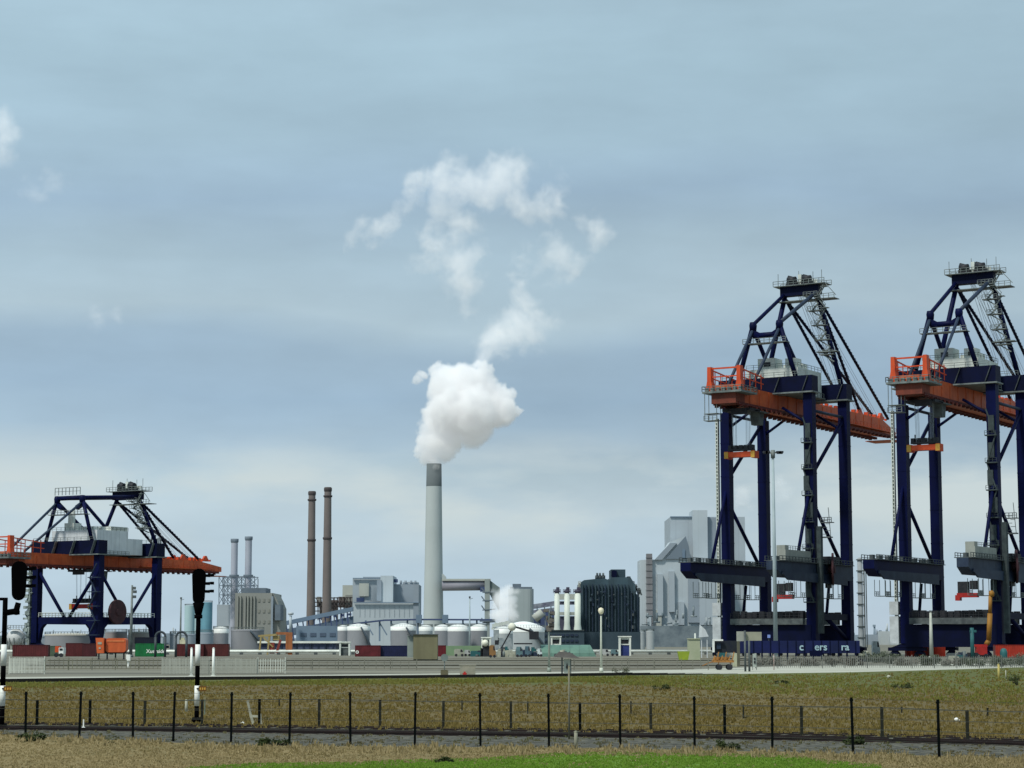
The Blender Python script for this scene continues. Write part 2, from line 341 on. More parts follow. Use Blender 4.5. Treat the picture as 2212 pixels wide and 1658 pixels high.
    # bogies
    for sx in (-1, 1):
        for y in (0, g):
            m = MB(); x = sx*h
            m.box(x-5*k, x+5*k, y-.9, y+.9, 1.5, 2.4)
            for d in (-3.4, 3.4): m.hexa([(x+(d-1.4)*k,y-.7,.7),(x+(d+1.4)*k,y-.7,.7),(x+(d+1.4)*k,y+.7,.7),(x+(d-1.4)*k,y+.7,.7)], [(x+(d-.6)*k,y-.7,1.5),(x+(d+.6)*k,y-.7,1.5),(x+(d+.6)*k,y+.7,1.5),(x+(d-.6)*k,y+.7,1.5)])
            m.hexa([(x-4*k,y-1,2.4),(x+4*k,y-1,2.4),(x+4*k,y+1,2.4),(x-4*k,y+1,2.4)], [(x-w*.5,y-1,q['leg0']),(x+w*.5,y-1,q['leg0']),(x+w*.5,y+1,q['leg0']),(x-w*.5,y+1,q['leg0'])])
            bg = m.build('bogie', navyd, c)
            for d in (-4.4, -2.4, 2.4, 4.4):
                m = MB(); m.tube((x+d*k, y-.4, .45), (x+d*k, y+.4, .45), .45, n=14); m.build('wheel', darkm, bg)
    return c
def brace(c, a, b, r, m=None, name='brace'):
    k = MB(); k.tube(a, b, r, n=10); return k.build(name, m or navy, c)

TH = R(31.5)
# ---- tall cranes (two alike)
q1 = dict(g=23.5, h=12.2, zb=65.2, w=2.55, k=1.0, leg0=3.4, tip=89, tail=-26.5, az=102.6, ax=4.9, bz=89, bx=3.9, bfoot=8.4, fr=.68,
          bstay=-17.5, fstay=(60, 82), ropes=(52, 66, 76), house=(3.2, 19, 7.6, 77.2), hmat=housew,
          roofboxes=((-4.5, .5, 4, 9, 3), (.8, 6.5, 9, 12, 1.6), (3.5, 6.6, 4.2, 8, 2.6)), spr=(-16.5, 52.6, 7.6), sprm=orangeb)
d1 = Vector((math.sin(TH), math.cos(TH), 0)); d2 = Vector((math.cos(TH), -math.sin(TH), 0))
def tall_origin(u, D):      # from the far landside leg
    p = P(u, HZ, D); p.z = 0; return p + d2*12.2
c1 = base_crane('quay_crane', 'tall navy container crane with orange boom, left of the two big ones, whole in view', tall_origin(1575, 575), -TH, q1)
for sx in (-1, 1):
    x = sx*12.2
    # portal girder running back from the legs
    m = MB(); m.prism([(-25.4, 22.0), (-25.4, 24.2), (23.5, 24.2), (23.5, 20.2), (-22, 20.2)][::-1] if sx > 0 else [(-25.4, 22.0), (-25.4, 24.2), (23.5, 24.2), (23.5, 20.2), (-22, 20.2)], (x-1.5, 0, 0), (0, 1, 0), (0, 0, 1), (1, 0, 0), 3.0)
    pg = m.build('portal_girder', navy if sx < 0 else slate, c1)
    m = MB(); m.prism([(-19.6, 19.5), (-23, 20.9), (-23, 21.6), (19, 21.6), (19, 18.9)], (x+1.56, 0, 0), (0, 1, 0), (0, 0, 1), (1, 0, 0), .5); m.build('girder_web', slate, pg)
    m = MB(); m.rail((x+2, -25, 24.2), (x+2, 23, 24.2), 1.3, 2, .08); m.rail((x-2, -25, 24.2), (x-2, 23, 24.2), 1.3, 2, .08); m.box(x-2.2, x+2.3, -25.2, 23.4, 24.22, 24.4)
    for y in range(-22, 22, 5): m.cbox((x-.6, y+random.random()*2, 25), (.9, 1.6, 1.2))
    m.build('handrail', galvd, pg)
    for y in (-17, -9.5, 8, 15):
        m = MB()
        m.box(x-1.2, x+1.6, y-1.7, y+1.7, 15.2, 15.35); m.rail((x+1.6, y-1.7, 15.3), (x+1.6, y+1.7, 15.3), 1.1, 1, .07); m.rail((x-1.2, y-1.7, 15.3), (x-1.2, y+1.7, 15.3), 1.1, 1, .07)
        for a in (-1.7, 1.7): m.beam((x+1.6, y+a, 15.2), (x+1.6, y+a, 19.4), .12); m.beam((x-1.2, y+a, 15.2), (x-1.2, y+a, 19.4), .12)
        m.build('inspection_cage', galv, pg)
    brace(c1, (x, 23.5, 65), (x, .6, 47.5), .5); brace(c1, (x, 0, 46), (x, -10.2, 24), .45); brace(c1, (x, .6, 41), (x, 20.5, 24), .5)
    brace(c1, (x, 0, 65), (x, 23.5, 65), .4, slate, 'top_tie')
    brace(c1, (x, 23.2, 61), (x*.35, 23.2, 66), .38, navy, 'knee_brace'); brace(c1, (x, .2, 61), (x*.35, .2, 66), .38, navy, 'knee_brace')
    m = MB(); m.box(x-.8, x+.8, 1.8, 21.8, 9.6, 11.2); m.build('side_tie', navyd, c1)
    brace(c1, (x, 11, 19), (x, 9, 11), .42); brace(c1, (x, 9, 10), (x, 22.5, 4.5), .6)
    brace(c1, (x, 3, 19), (x, 2, 12), .42)
for y in (0, 23.5):
    m = MB(); m.box(-12.2, 12.2, y-1.4, y+1.4, 2.5, 8.3); sb = m.build('sill_beam', navyd, c1)
    m = MB(); m.box(-10.6, 10.4, y-2.6, y-1.2, 8.35, 9.9); m.build('deck_girder', galvd, sb)
    m = MB(); m.box(-10.6, 10.4, y-2.4, y+1.2, 9.95, 10.1)
    for i in range(11): m.cbox((-9.6+i*1.9, y-random.random(), 10.8+random.random()*.3), (1.3, 1.5, 1.5+random.random()*.6))
    m.rail((-10.5, y-2.5, 10), (10.4, y-2.5, 10), 1.4, 1.2, .07); m.build('deck_machinery', darkm, sb)
m = MB(); m.box(10.9, 13.4, -19.5, -3.5, 24.6, 27.3); m.box(10.9, 13.4, -19.5, -17.5, 27.3, 28.4); eh = m.build('electrical_room', mat('buff_cladding', (.33, .35, .31), (.27, .29, .26), .4, .6, streak=.3), c1)
m = MB(); m.rail((13.3, -19.5, 27.3), (13.3, -3.5, 27.3), 1.0, 1.6, .05); m.build('roof_rail', galvd, eh)
# cable reel between the near legs
m = MB(); m.tube((14.4, 7.9, 23), (14.9, 8.1, 23), 4.3, n=28); m.tube((13.6, 7.8, 23), (15.3, 8.2, 23), 1.1, n=16); rl = m.build('cable_reel', reelm, c1)
m = MB(); m.box(12.9, 13.8, 6.8, 9.2, 18, 23.6); m.box(9.6, 12.9, 10, 17, 20, 26.5); m.build('reel_bracket', darkm, rl)
# ladder with hoops on the outer left leg, lift and landings on the near landside leg
m = MB()
for z in range(10, 64): m.cbox((-14.7, -.6, z), (.5, .9, .28))
m.box(-15.05, -14.9, -1.1, -.1, 9, 64); m.box(-14.5, -14.35, -1.1, -.1, 9, 64); m.build('ladder', housew, c1)
m = MB()
for i, z in enumerate(range(14, 63, 7)):
    m.box(10.7, 13.7, -2.5, -1.3, z, z+.3); m.rail((10.7, -2.5, z+.3), (13.7, -2.5, z+.3), 1.0, 1, .05); m.cbox((12.2+random.uniform(-.6, .6), -1.6, z+3.4), (1.5, .5, 3.8))
    a, b = ((11, -1.8, z+.2), (13.3, -1.8, z+7)) if i % 2 else ((13.3, -1.8, z+.2), (11, -1.8, z+7)); m.beam(a, b, .4, .3)
m.box(13.95, 15.2, -.9, .4, 6, 34)
m.build('leg_stair', mat('stair_grey_green', (.05, .07, .07), (.025, .035, .04), .6, .7), c1)
m = MB(); m.box(14.2, 17.2, 1.5, 3.5, 35, 35.2); m.rail((14.2, 1.5, 35.2), (17.2, 1.5, 35.2), 1.2, 1, .08); m.box(14.2, 17.4, .2, 2, 31, 31.3)
for i in range(5): m.cbox((15.4+(i % 2)*.8, 1.5, 32+i*.9), (1.1, .5, .12))
m.beam((17, 1.5, 31), (16.4, 1.5, 39), .14); m.build('side_landing', galvd, c1)
m = MB(); m.box(3.2, 8.6, -5, -3.6, 15, 16.1); m.box(2.8, 4, -5.1, -3.5, 14.2, 15.6); sp2 = m.build('spare_spreader', redp, c1)
m = MB(); m.box(3.4, 6.2, -4.8, -3.8, 16.1, 19); m.box(6.6, 8.4, -4.8, -3.8, 17, 19.2); m.build('hanger', darkm, sp2)
m = MB(); m.box(-16.4, -14, -1.4, .6, 3.4, 10.4); m.box(-16.4, -14, -1.4, .6, 10.8, 14.2); m.build('leg_cabinet', mat('cabinet_white', (.55, .6, .62), None, .5, .6), c1)
c2 = copy_tree(c1); c2.location = tall_origin(1960, 555)
c2['label'] = 'tall navy container crane with orange boom, cut off by the right frame edge'

# ---- lower crane at the left
q0 = dict(stw=2.0, chord=1.25, topbar=1, bh=3.6, g=30.7, h=14.55, zb=30.4, w=2.6, k=1.12, leg0=3.4, tip=83, tail=-34, az=58.6, ax=5.4, bz=54.6, bx=6, bfoot=11, fr=.72,
          bstay=-26, fstay=(54, 68.5), ropes=(50, 58, 66), house=(2.8, 19, 10.8, 43.2), hmat=houseg, toprail=1,
          roofboxes=((-9, 10.6, 10, 18.9, 1.5), (3, 8, 4, 7, 1.2)), spr=(8, 16.6, 9.0), sprm=redp)
pC = P(210, HZ, 750); pC.z = 0
c0 = base_crane('quay_crane', 'lower navy container crane with orange boom at left, behind the railway signals', pC - d2*14.55, -TH, q0)
m = MB(); m.box(-6, 10.6, 19.05, 27, 34.9, 40.6); m.box(-4, 9, 27, 33, 34.9, 37.4); ext = m.build('rear_annex', houseg, c0)
m = MB()
for i in range(4): m.box(1+i*2.3, 2+i*2.3, 18.4+3*i, 19.02+3*i, 36, 38)
for i in range(6): m.beam((8.9, 34+i, 37.4), (8.9, 34+i, 41+random.random()*2), .35)
m.build('vent_pipe', galvd, ext)
m = MB(); m.tube((-4.5, 6, 43.2), (-4.5, 6, 50.5), 1.3, n=12); m.box(-6.5, -2, 4.5, 8.5, 43.2, 46); m.build('exhaust_hood', housew, c0)
for sx in (-1, 1):
    x = sx*14.55
    m = MB(); m.box(x-.9, x+.9, 1.9, 28.8, 10, 12.4)
    st = m.build('side_beam', navy, c0)
    for y0, s2 in ((1.9, 1), (28.8, -1)):
        m = MB(); m.prism([(0, 10), (2.6*s2, 10), (1.0*s2, 8.6), (.4*s2, 5.6), (0, 4.4)][::(1 if s2 > 0 else -1)], (x-.85, y0, 0), (0, 1, 0), (0, 0, 1), (1, 0, 0), 1.7); m.build('haunch', navy, st)
    m = MB(); m.rail((x+.8, 2, 12.4), (x+.8, 28.8, 12.4), 1.5, 1.6, .08); m.build('handrail', housew, st)
    brace(c0, (x, .5, 28.5), (x, 14.6, 12), .58); brace(c0, (x, 30.2, 28.5), (x, 16.2, 12), .58)
for y in (0, 30.7):
    m = MB(); m.box(-12.9, 12.9, y-.9, y+.9, 10, 12.5)
    sb = m.build('sill_beam', navy, c0)
    for x0, s2 in ((-12.7, 1), (12.7, -1)):
        m = MB(); m.prism([(0, 10), (2.6*s2, 10), (1.0*s2, 8.6), (.4*s2, 5.6), (0, 4.4)][::(-1 if s2 > 0 else 1)], (x0, y-.85, 0), (1, 0, 0), (0, 0, 1), (0, 1, 0), 1.7); m.build('haunch', navy, sb)
    m = MB(); m.rail((-12.8, y-.8, 12.5), (12.8, y-.8, 12.5), 1.5, 1.6, .08); m.build('handrail', housew, sb)
brace(c0, (-14, 0, 28.8), (-1, 0, 12.2), .6); brace(c0, (14, 0, 28.8), (1, 0, 12.2), .6)
m = MB(); m.tube((17.2, 6.5, 14.2), (18.2, 6.5, 14.2), 4.3, n=28); m.tube((16.6, 6.5, 14.2), (18.6, 6.5, 14.2), 1.2, n=14); m.build('cable_reel', reelm, c0)
m = MB(); m.zigzag((-19.5, -1, 3), (-17.6, -1, 29), 2.2, 10, .2); m.box(-17.3, -16.5, -1.6, .2, 2, 31)
for z in range(4, 30, 2): m.cbox((-18.2+(z % 4)*.4, -1.4, z), (2.2, 1, .7+.3*(z % 3)))
m.build('leg_stair', mat('pale_grating', (.32, .38, .36), (.1, .13, .13), .5, .7, lo=.4, hi=.6), c0)
m = MB()
for i, z in enumerate(range(6, 28, 5)): m.box(12.6, 17.4, -3.6, -1.9, z, z+.3); m.beam((13+(i % 2)*3, -2.8, z), (16-(i % 2)*3, -2.8, z+5), .5, .3)
m.build('leg_landing', slate, c0)
# ------------------------------------------------------------------ ground
def lerp_tab(tab, x):
    if x <= tab[0][0]: a, b = tab[0], tab[1]
    elif x >= tab[-1][0]: a, b = tab[-2], tab[-1]
    else:
        for a, b in zip(tab, tab[1:]):
            if a[0] <= x <= b[0]: break
    return a[1] + (b[1]-a[1])*(x-a[0])/(b[0]-a[0])
EDGE = [(-500, 1482), (0, 1474), (300, 1470), (1000, 1464), (1500, 1457), (1850, 1452), (2100, 1445), (2212, 1441), (2700, 1437)]   # far edge of the field
def edge_line(tab, z, u0=-600, u1=2800, n=60): return [G(u0+(u1-u0)*i/n, lerp_tab(tab, u0+(u1-u0)*i/n), z) for i in range(n+1)]
gm = mat('yard_ground', (.225, .215, .165), (.115, .11, .085), .045, .9, stretch=(.12, 1.3, 1), bump=.05, lo=.36, hi=.62)
m = MB(); m.box(-30000, 30000, -400, 60000, -3, 0); m.build('ground', gm, kind='structure')
def sheet(name, far, near, z, mt, step=None):
    m = MB(); n = len(far)
    vs = [(p.x, p.y, z) for p in far] + [(p.x, p.y, z) for p in near]
    m.add(vs, [(i, i+1, n+i+1, n+i)[::-1] for i in range(n-1)]); return m.build(name, mt, kind='structure')
fieldm = mat('field_grass', (.135, .1, .033), (.098, .073, .024), .13, .95, stretch=(.6, .35, 1), bump=.12, lo=.35, hi=.62)
# field: brown in the middle, greener towards the far edge and the right
nt = fieldm.node_tree; N = nt.nodes; Lk = nt.links; bs = N['Principled BSDF']; src = bs.inputs['Base Color'].links[0].from_socket
geo = N.new('ShaderNodeNewGeometry'); sx_ = N.new('ShaderNodeSeparateXYZ'); Lk.new(geo.outputs['Position'], sx_.inputs[0])
n1 = N.new('ShaderNodeTexNoise'); n1.inputs['Scale'].default_value = .03; n1.inputs['Detail'].default_value = 6; mpp = N.new('ShaderNodeMapping'); mpp.inputs['Scale'].default_value = (.5, 1, 1)
Lk.new(geo.outputs['Position'], mpp.inputs[0]); Lk.new(mpp.outputs[0], n1.inputs['Vector'])
r1 = N.new('ShaderNodeMapRange'); r1.inputs['From Min'].default_value = 130; r1.inputs['From Max'].default_value = 235; r1.inputs['To Max'].default_value = .5; Lk.new(sx_.outputs[1], r1.inputs['Value'])
ad = N.new('ShaderNodeMath'); ad.operation = 'ADD'; Lk.new(r1.outputs[0], ad.inputs[0]); Lk.new(n1.outputs['Fac'], ad.inputs[1])
r2 = N.new('ShaderNodeMapRange'); r2.inputs['From Min'].default_value = .62; r2.inputs['From Max'].default_value = .9; Lk.new(ad.outputs[0], r2.inputs['Value'])
mx = N.new('ShaderNodeMix'); mx.data_type = 'RGBA'; Lk.new(r2.outputs[0], mx.inputs['Factor']); Lk.new(src, mx.inputs['A']); mx.inputs['B'].default_value = (.09, .1, .022, 1)
n3 = N.new('ShaderNodeTexNoise'); n3.inputs['Scale'].default_value = .09; n3.inputs['Detail'].default_value = 8; Lk.new(mpp.outputs[0], n3.inputs['Vector'])
r3 = N.new('ShaderNodeMapRange'); r3.inputs['From Min'].default_value = .56; r3.inputs['From Max'].default_value = .66; r3.inputs['To Max'].default_value = .22; Lk.new(n3.outputs['Fac'], r3.inputs['Value'])
mx2 = N.new('ShaderNodeMix'); mx2.data_type = 'RGBA'; Lk.new(r3.outputs[0], mx2.inputs['Factor']); Lk.new(mx.outputs['Result'], mx2.inputs['A']); mx2.inputs['B'].default_value = (.19, .165, .075, 1)
Lk.new(mx2.outputs['Result'], bs.inputs['Base Color'])
far = edge_line(EDGE, 0); near = [Vector((p.x*.25, -60, 0)) for p in far]
sheet('field', far, near, .004, fieldm)
# pale track beyond the field
ROADF = [(-500, 1466), (0, 1463), (600, 1459), (1250, 1451), (1500, 1446), (1700, 1438.5), (2212, 1433), (2700, 1430)]
roadm = mat('pale_road', (.5, .5, .43), (.34, .34, .27), .12, .9, stretch=(.6, 1, 1), lo=.3, hi=.7)
sheet('service_road', edge_line(ROADF, 0), far, .006, roadm)
m = MB(); pts = edge_line(EDGE, 0, n=90); prev = None
for i, (a, b) in enumerate(zip(pts, pts[1:])):
    if a.x > 26: break
    hk = .34*min(1, max(.15, (26-a.x)/14)); m.beam(a+Vector((0, -.3, hk/2)), b+Vector((0, -.3, hk/2)), .3, hk)
m.build('kerb_rail', mat('dark_rail', (.012, .01, .009), (.02, .016, .012), 1, .7), label='long dark low rail along the far edge of the grass field', cat='rail')
# ballast and railway
def RL(u): return lerp_tab([(-500, 1571), (100, 1579), (400, 1582.5), (900, 1590), (1500, 1597), (1900, 1605), (2212, 1613.5), (2700, 1627)], u)
TRK = [(u, RL(u)) for u in range(-500, 2701, 100)]
ballm = mat('ballast_stone', (.135, .13, .1), (.042, .042, .034), 2.6, .95, bump=.12, lo=.4, hi=.58)
ballf = [(u, v-11) for u, v in TRK]; balln = [(u, v+27) for u, v in TRK]
balln = [(u, v - (22 if u < 60 else (12 if u < 250 else 0)*0)) for u, v in balln]
sheet('ballast', edge_line(ballf, 0), edge_line(balln, 0), .03, ballm)
railm = mat('rusty_rail', (.018, .009, .008), (.009, .006, .005), 1.5, .65)
slpm = mat('old_sleeper', (.13, .12, .09), (.085, .08, .062), 2, .9)
def track(dv, label, hs=.58):
    t = thing('railway_track', label, 'railway track')
    a = G(-300, RL(-300)+dv); 
    us = list(range(-300, 2601, 50)); pts = [G(u, RL(u)+dv, 0) for u in us]
    for off in (0, 1.44):
        m = MB()
        for p, q in zip(pts, pts[1:]):
            d = (q-p).normalized(); nrm = Vector((-d.y, d.x, 0))*off
            m.beam(p+nrm+Vector((0, 0, .25*hs)), q+nrm+Vector((0, 0, .25*hs)), .08, .06); m.beam(p+nrm+Vector((0, 0, .17*hs)), q+nrm+Vector((0, 0, .17*hs)), .04, .12*hs); m.beam(p+nrm+Vector((0, 0, .07*hs)), q+nrm+Vector((0, 0, .07*hs)), .16, .13*hs)
        m.build('rail', railm, t)
    m = MB()
    for p, q in zip(pts, pts[1:]):
        d = (q-p); n = max(1, int(d.length/.65)); dn = d.normalized(); nr = Vector((-dn.y, dn.x, 0))
        for i in range(n):
            c = p+d*(i/n)+nr*.72; m.beam(c-nr*1.3+Vector((0,0,.005)), c+nr*1.3+Vector((0,0,.005)), .25, .08)
    s = m.build('sleepers', slpm, t); return t
track(0, 'nearer railway track crossing the foreground on grey ballast, with dark rusty rails')
track(-12.5, 'farther railway track just behind the near one, thinner dark line in the grass', .25)
# dry verge and lawn in front
vergem = mat('dry_verge', (.25, .185, .08), (.15, .12, .045), .3, .95, bump=.1, stretch=(.6, 1, 1))
vf = [(-500, 1590), (0, 1588), (180, 1597), (500, 1612), (1300, 1618), (1700, 1627), (2212, 1640), (2700, 1652)]
fv = edge_line(vf, 0); sheet('verge', fv, [Vector((p.x*.3, -60, 0)) for p in fv], .034, vergem)
lawnm = mat('lawn', (.13, .23, .028), (.09, .17, .02), .8, .9, bump=.08)
LAWN = [(-500, 1700), (300, 1690), (420, 1664), (560, 1656), (760, 1654), (880, 1648), (1000, 1646), (1100, 1641), (1250, 1631), (1500, 1632), (1700, 1637), (1790, 1650), (1900, 1660), (2300, 1700)]
fl = edge_line(LAWN, 0, -400, 2250); sheet('lawn', fl, [Vector((p.x*.3, -60, 0)) for p in fl], .038, lawnm)
# distant water line and land on the horizon
hazem = mat('hazy_land', (.2, .25, .26), (.15, .19, .2), .002, .9)  # pale bluish tone, haze mixed into the land's colour
m = MB(); rnd = random.Random(5); Y = 5200
for i in range(90):
    x = -1500+i*33; h = 9+rnd.random()*9
    m.hexa([(x, Y, 0), (x+60, Y, 0), (x+60, Y+60, 0), (x, Y+60, 0)], [(x+12, Y, h*.8), (x+45, Y, h), (x+45, Y+60, h), (x+12, Y+60, h*.8)])
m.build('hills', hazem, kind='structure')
# ------------------------------------------------------------------ grass as blades
def tufts(name, mt, n, area, h0, h1, seed, blades=4, keep=None, spread=.12):
    rnd = random.Random(seed); m = MB(); V = []; Fc = []
    for _ in range(n):
        p = area(rnd)
        if p is None: continue
        s = rnd.uniform(h0, h1)
        for b in range(blades):
            a = rnd.random()*6.283; r = rnd.random()*spread; x = p[0]+math.cos(a)*r; y = p[1]+math.sin(a)*r
            w = rnd.uniform(.012, .03)*(1+p[1]/200); lx = rnd.uniform(-.35, .35)*s; ly = rnd.uniform(-.3, .3)*s; hh = s*rnd.uniform(.6, 1.1); c = rnd.uniform(-.5, .5)
            k = len(V); V += [(x-w, y-c*w, 0), (x+w, y+c*w, 0), (x+lx*.5+w*.7, y+ly*.5, hh*.6), (x+lx*.5-w*.7, y+ly*.5, hh*.6), (x+lx, y+ly, hh)]
            Fc += [(k, k+1, k+2, k+3), (k+3, k+2, k+4)]
    m.v = V; m.f = Fc; m.smooth = [False]*len(Fc)
    return m.build(name, mt, kind='stuff', label=keep, cat='grass')
def uvarea(v0f, v1f, u0=-60, u1=2280, power=1.0, dens=None):
    def f(rnd):
        u = rnd.uniform(u0, u1); a, b = v0f(u), v1f(u)
        v = a+(b-a)*rnd.random()**power
        if dens and rnd.random() > dens(u, v): return None
        return G(u, v)
    return f
def nz2(x, y): return .5+.25*(math.sin(x*.021+1.3*math.sin(y*.09))+math.sin(x*.013+y*.17+2))
E_ = lambda u: lerp_tab(EDGE, u)
V_ = lambda u: lerp_tab(vf, u)
L_ = lambda u: lerp_tab(LAWN, u)
fgm = grassmat('field_blades', [(.12, .092, .027), (.172, .128, .04), (.145, .115, .031), (.205, .155, .058), (.165, .12, .04)])
tufts('field_grass', fgm, 24000, uvarea(lambda u: E_(u)+5, lambda u: RL(u)-12, dens=lambda u, v: .55+.45*nz2(u, v*3)), .06, .22, 11, 4, 'low olive brown grass covering the field behind the tracks')
fgr = grassmat('far_blades', [(.095, .1, .018), (.13, .138, .026), (.165, .165, .04), (.16, .13, .04)])
tufts('green_grass', fgr, 9000, uvarea(lambda u: E_(u)+3.5, lambda u: E_(u)+13+max(0, (u-1250)*.075), dens=lambda u, v: .35+.65*nz2(u*1.7, v*2)), .1, .3, 12, 4, 'greener rough grass along the far edge of the field', spread=.3)
dgm = grassmat('straw_blades', [(.12, .105, .035), (.22, .175, .08), (.32, .26, .14), (.19, .155, .065), (.11, .115, .035)])
tufts('dry_grass', dgm, 21000, uvarea(lambda u: V_(u)+2, lambda u: max(V_(u), 1672), dens=lambda u, v: 1 if v < L_(u)+4 else .05), .03, .12, 13, 5, 'dry straw coloured grass between the ballast and the lawn')
tufts('tall_grass', dgm, 1500, uvarea(lambda u: V_(u)+1, lambda u: V_(u)+16, dens=lambda u, v: nz2(u*2.2, v)), .12, .32, 14, 6, 'taller dry grass fringe growing at the ballast edge')
lgm = grassmat('lawn_blades', [(.09, .175, .018), (.135, .235, .028), (.11, .2, .022), (.19, .25, .05)])
tufts('lawn_grass', lgm, 20000, uvarea(lambda u: L_(u)-3, lambda u: 1675, 150, 1900, dens=lambda u, v: 1 if L_(u) < 1675 else 0), .03, .12, 15, 5, 'bright green grass strip along the bottom of the picture')
sgm = grassmat('weed_blades', [(.05, .055, .025), (.08, .09, .035), (.13, .115, .06), (.1, .085, .04), (.17, .14, .08)])
tufts('track_weeds', sgm, 5200, uvarea(lambda u: RL(u)-14, lambda u: RL(u)+28, dens=lambda u, v: .75*nz2(u*3, v*2)), .04, .13, 16, 5, 'weeds growing between the railway rails and sleepers')
# ------------------------------------------------------------------ shrubs
def shrub(name, label, loc, rx, rz_, mt, n, seed, group=None, cat='shrub', leaf=.12):
    rnd = random.Random(seed); t = thing(name, label, cat, loc, 0, group)
    blobs = [(rnd.uniform(-.7, .7)*rx, rnd.uniform(-.4, .4)*rx, rnd.uniform(.25, .8)*rz_, rnd.uniform(.25, .5)*rz_) for _ in range(max(4, int(rx/rz_*5)))]
    m = MB()
    for _ in range(n):
        b = rnd.choice(blobs); a = rnd.random()*6.28; c = rnd.uniform(-1, 1); r = b[3]*rnd.uniform(.5, 1.1)
        x = b[0]+r*math.cos(a)*math.sqrt(1-c*c)*1.3; y = b[1]+r*math.sin(a)*math.sqrt(1-c*c); z = max(.05, b[2]+r*c)
        s = leaf*rnd.uniform(.6, 1.5); q = [Vector((rnd.uniform(-1, 1), rnd.uniform(-1, 1), rnd.uniform(-1, 1)))*s for _ in range(3)]
        c0_ = Vector((x, y, z)); m.add([c0_+q[0], c0_+q[1], c0_+q[2]], [(0, 1, 2)])
    m.build('foliage', mt, t)
    m = MB()
    for b in blobs: m.tube((b[0]*.2, b[1]*.2, 0), (b[0], b[1], b[2]), .06, .02, 5)
    m.build('stem', slpm, t); return t
leafd = grassmat('shrub_leaves', [(.02, .035, .01), (.045, .06, .02), (.06, .075, .03)])
leafg = grassmat('grey_green_leaves', [(.05, .07, .045), (.09, .11, .075), (.13, .15, .11), (.08, .1, .06)])
leafb = grassmat('brown_scrub_leaves', [(.09, .085, .07), (.15, .14, .12), (.19, .19, .16), (.11, .11, .08)])
for i, (u, v, rx, rz_, lab) in enumerate([(1338, 1456, 1.3, .8, 'dark low bush at the far field edge right of the globe lamp'),
        (1430, 1490, 1.0, .45, 'small dark weed clump in the field below the road sign backs'), (1950, 1488, 1.2, .45, 'low dark clump in the green grass under the right crane'),
        (1690, 1478, .8, .4, 'small weed clump in the field left of the right-hand half'), (2200, 1480, 1.0, .9, 'dark bush at the right frame edge in the field'),
        (1574, 1622, .55, .42, 'dark weedy tuft beside the ballast right of a fence post'), (1845, 1610, .4, .3, 'tiny green weed at the foot of a far fence post'),
        (960, 1650, .3, .18, 'small green tuft at the bottom lawn edge'), (590, 1612, .9, .3, 'low green weed patch on the ballast edge near the left'),
        (70, 1603, .7, .4, 'small green weed under the leftmost fence post')]):
    g0 = G(u, v); shrub('weed_clump', lab, g0, rx, rz_, leafd, 500, 40+i, 'weed clumps in the grass', 'weed', .07)
rnd = random.Random(9); k = 0
for (u, w, hgt, D, mt, lab) in [(1640, 36, 2.2, 350, leafb, 'grey brown scrub below the blue panels, left end by the sign posts'), (1690, 50, 2.3, 345, leafb, 'grey brown scrub under the blue panels, second clump from the left'),
        (1745, 50, 2.6, 345, leafb, 'grey scrub under the white lettering on the blue panel'), (1800, 48, 2.4, 340, leafb, 'grey brown scrub in front of the right end of the blue panels'),
        (1845, 40, 2.5, 345, leafb, 'brown scrub just right of the tall crane base'), (1893, 44, 4.2, 400, leafg, 'grey green hawthorn bush between the two tall cranes'),
        (1925, 46, 3.0, 380, leafg, 'darker bush right of the small white truck'), (1960, 40, 2.4, 350, leafb, 'pinkish grey scrub below the red containers'),
        (2005, 46, 2.4, 350, leafg, 'grey green scrub below the second red container'), (2055, 50, 2.2, 345, leafb, 'brownish scrub under the teal machine'),
        (2105, 50, 3.0, 345, leafg, 'blue green scrub beside the orange boom lift'), (2160, 55, 2.6, 340, leafg, 'grey green scrub behind the yellow stake'), (2215, 60, 2.8, 345, leafg, 'scrub at the right frame edge under the crane')]:
    p = P(u, HZ, D); p.z = 0; rr = random.Random(k+5); shrub('scrub_bush', lab, p, w/4633*D*rr.uniform(.5, .95), hgt*rr.uniform(.4, .75), mt, 1500, 70+k, 'scrub bushes below the tall cranes', 'bush', .16); k += 1
# ------------------------------------------------------------------ lineside fences
postm = mat('dark_green_post', (.003, .005, .005), (.002, .004, .004), 2, .8, spec=.05)
posto = mat('weathered_post', (.03, .032, .024), (.018, .02, .016), 2, .8, spec=.05)
wirem = mat('fence_wire', (.07, .075, .06), None, 2, .7)
NV = [(55, 1594), (171, 1600.5), (287, 1597), (374, 1599), (499, 1609), (625, 1609), (757, 1609), (896, 1617), (1038, 1617), (1186, 1614), (1340, 1616), (1500.6, 1618), (1668.5, 1628), (1843, 1634), (2029, 1642)]
NT = [1494, 1493.5, 1494, 1494, 1495, 1495.5, 1495, 1495, 1497, 1498, 1499.5, 1504, 1504.5, 1506.5, 1511]
f1 = thing('wire_fence', 'near wire fence of tall dark posts in front of the railway tracks', 'fence')
tops = []
for (u, vb), vt in zip([(-62, 1592)]+NV+[(2228, 1652)], [1494]+NT+[1515]):
    vs_ = lerp_tab([(55, 1596), (500, 1606), (1100, 1614), (1500, 1620), (2029, 1641)], u)
    b = G(u, vs_); top = P(u, vt, b.y); m = MB(); ln = math.sin(u*1.7)*.035; m.beam((b.x, b.y, 0), (b.x+ln, b.y, top.z), .085, .085)
    m.cbox((b.x+ln, b.y, top.z-.1), (.12, .1, .06)); m.cbox((b.x+ln*.5, b.y, top.z*.5), (.11, .1, .05)); m.build('post', postm, f1); tops.append((b, top.z))
m = MB()
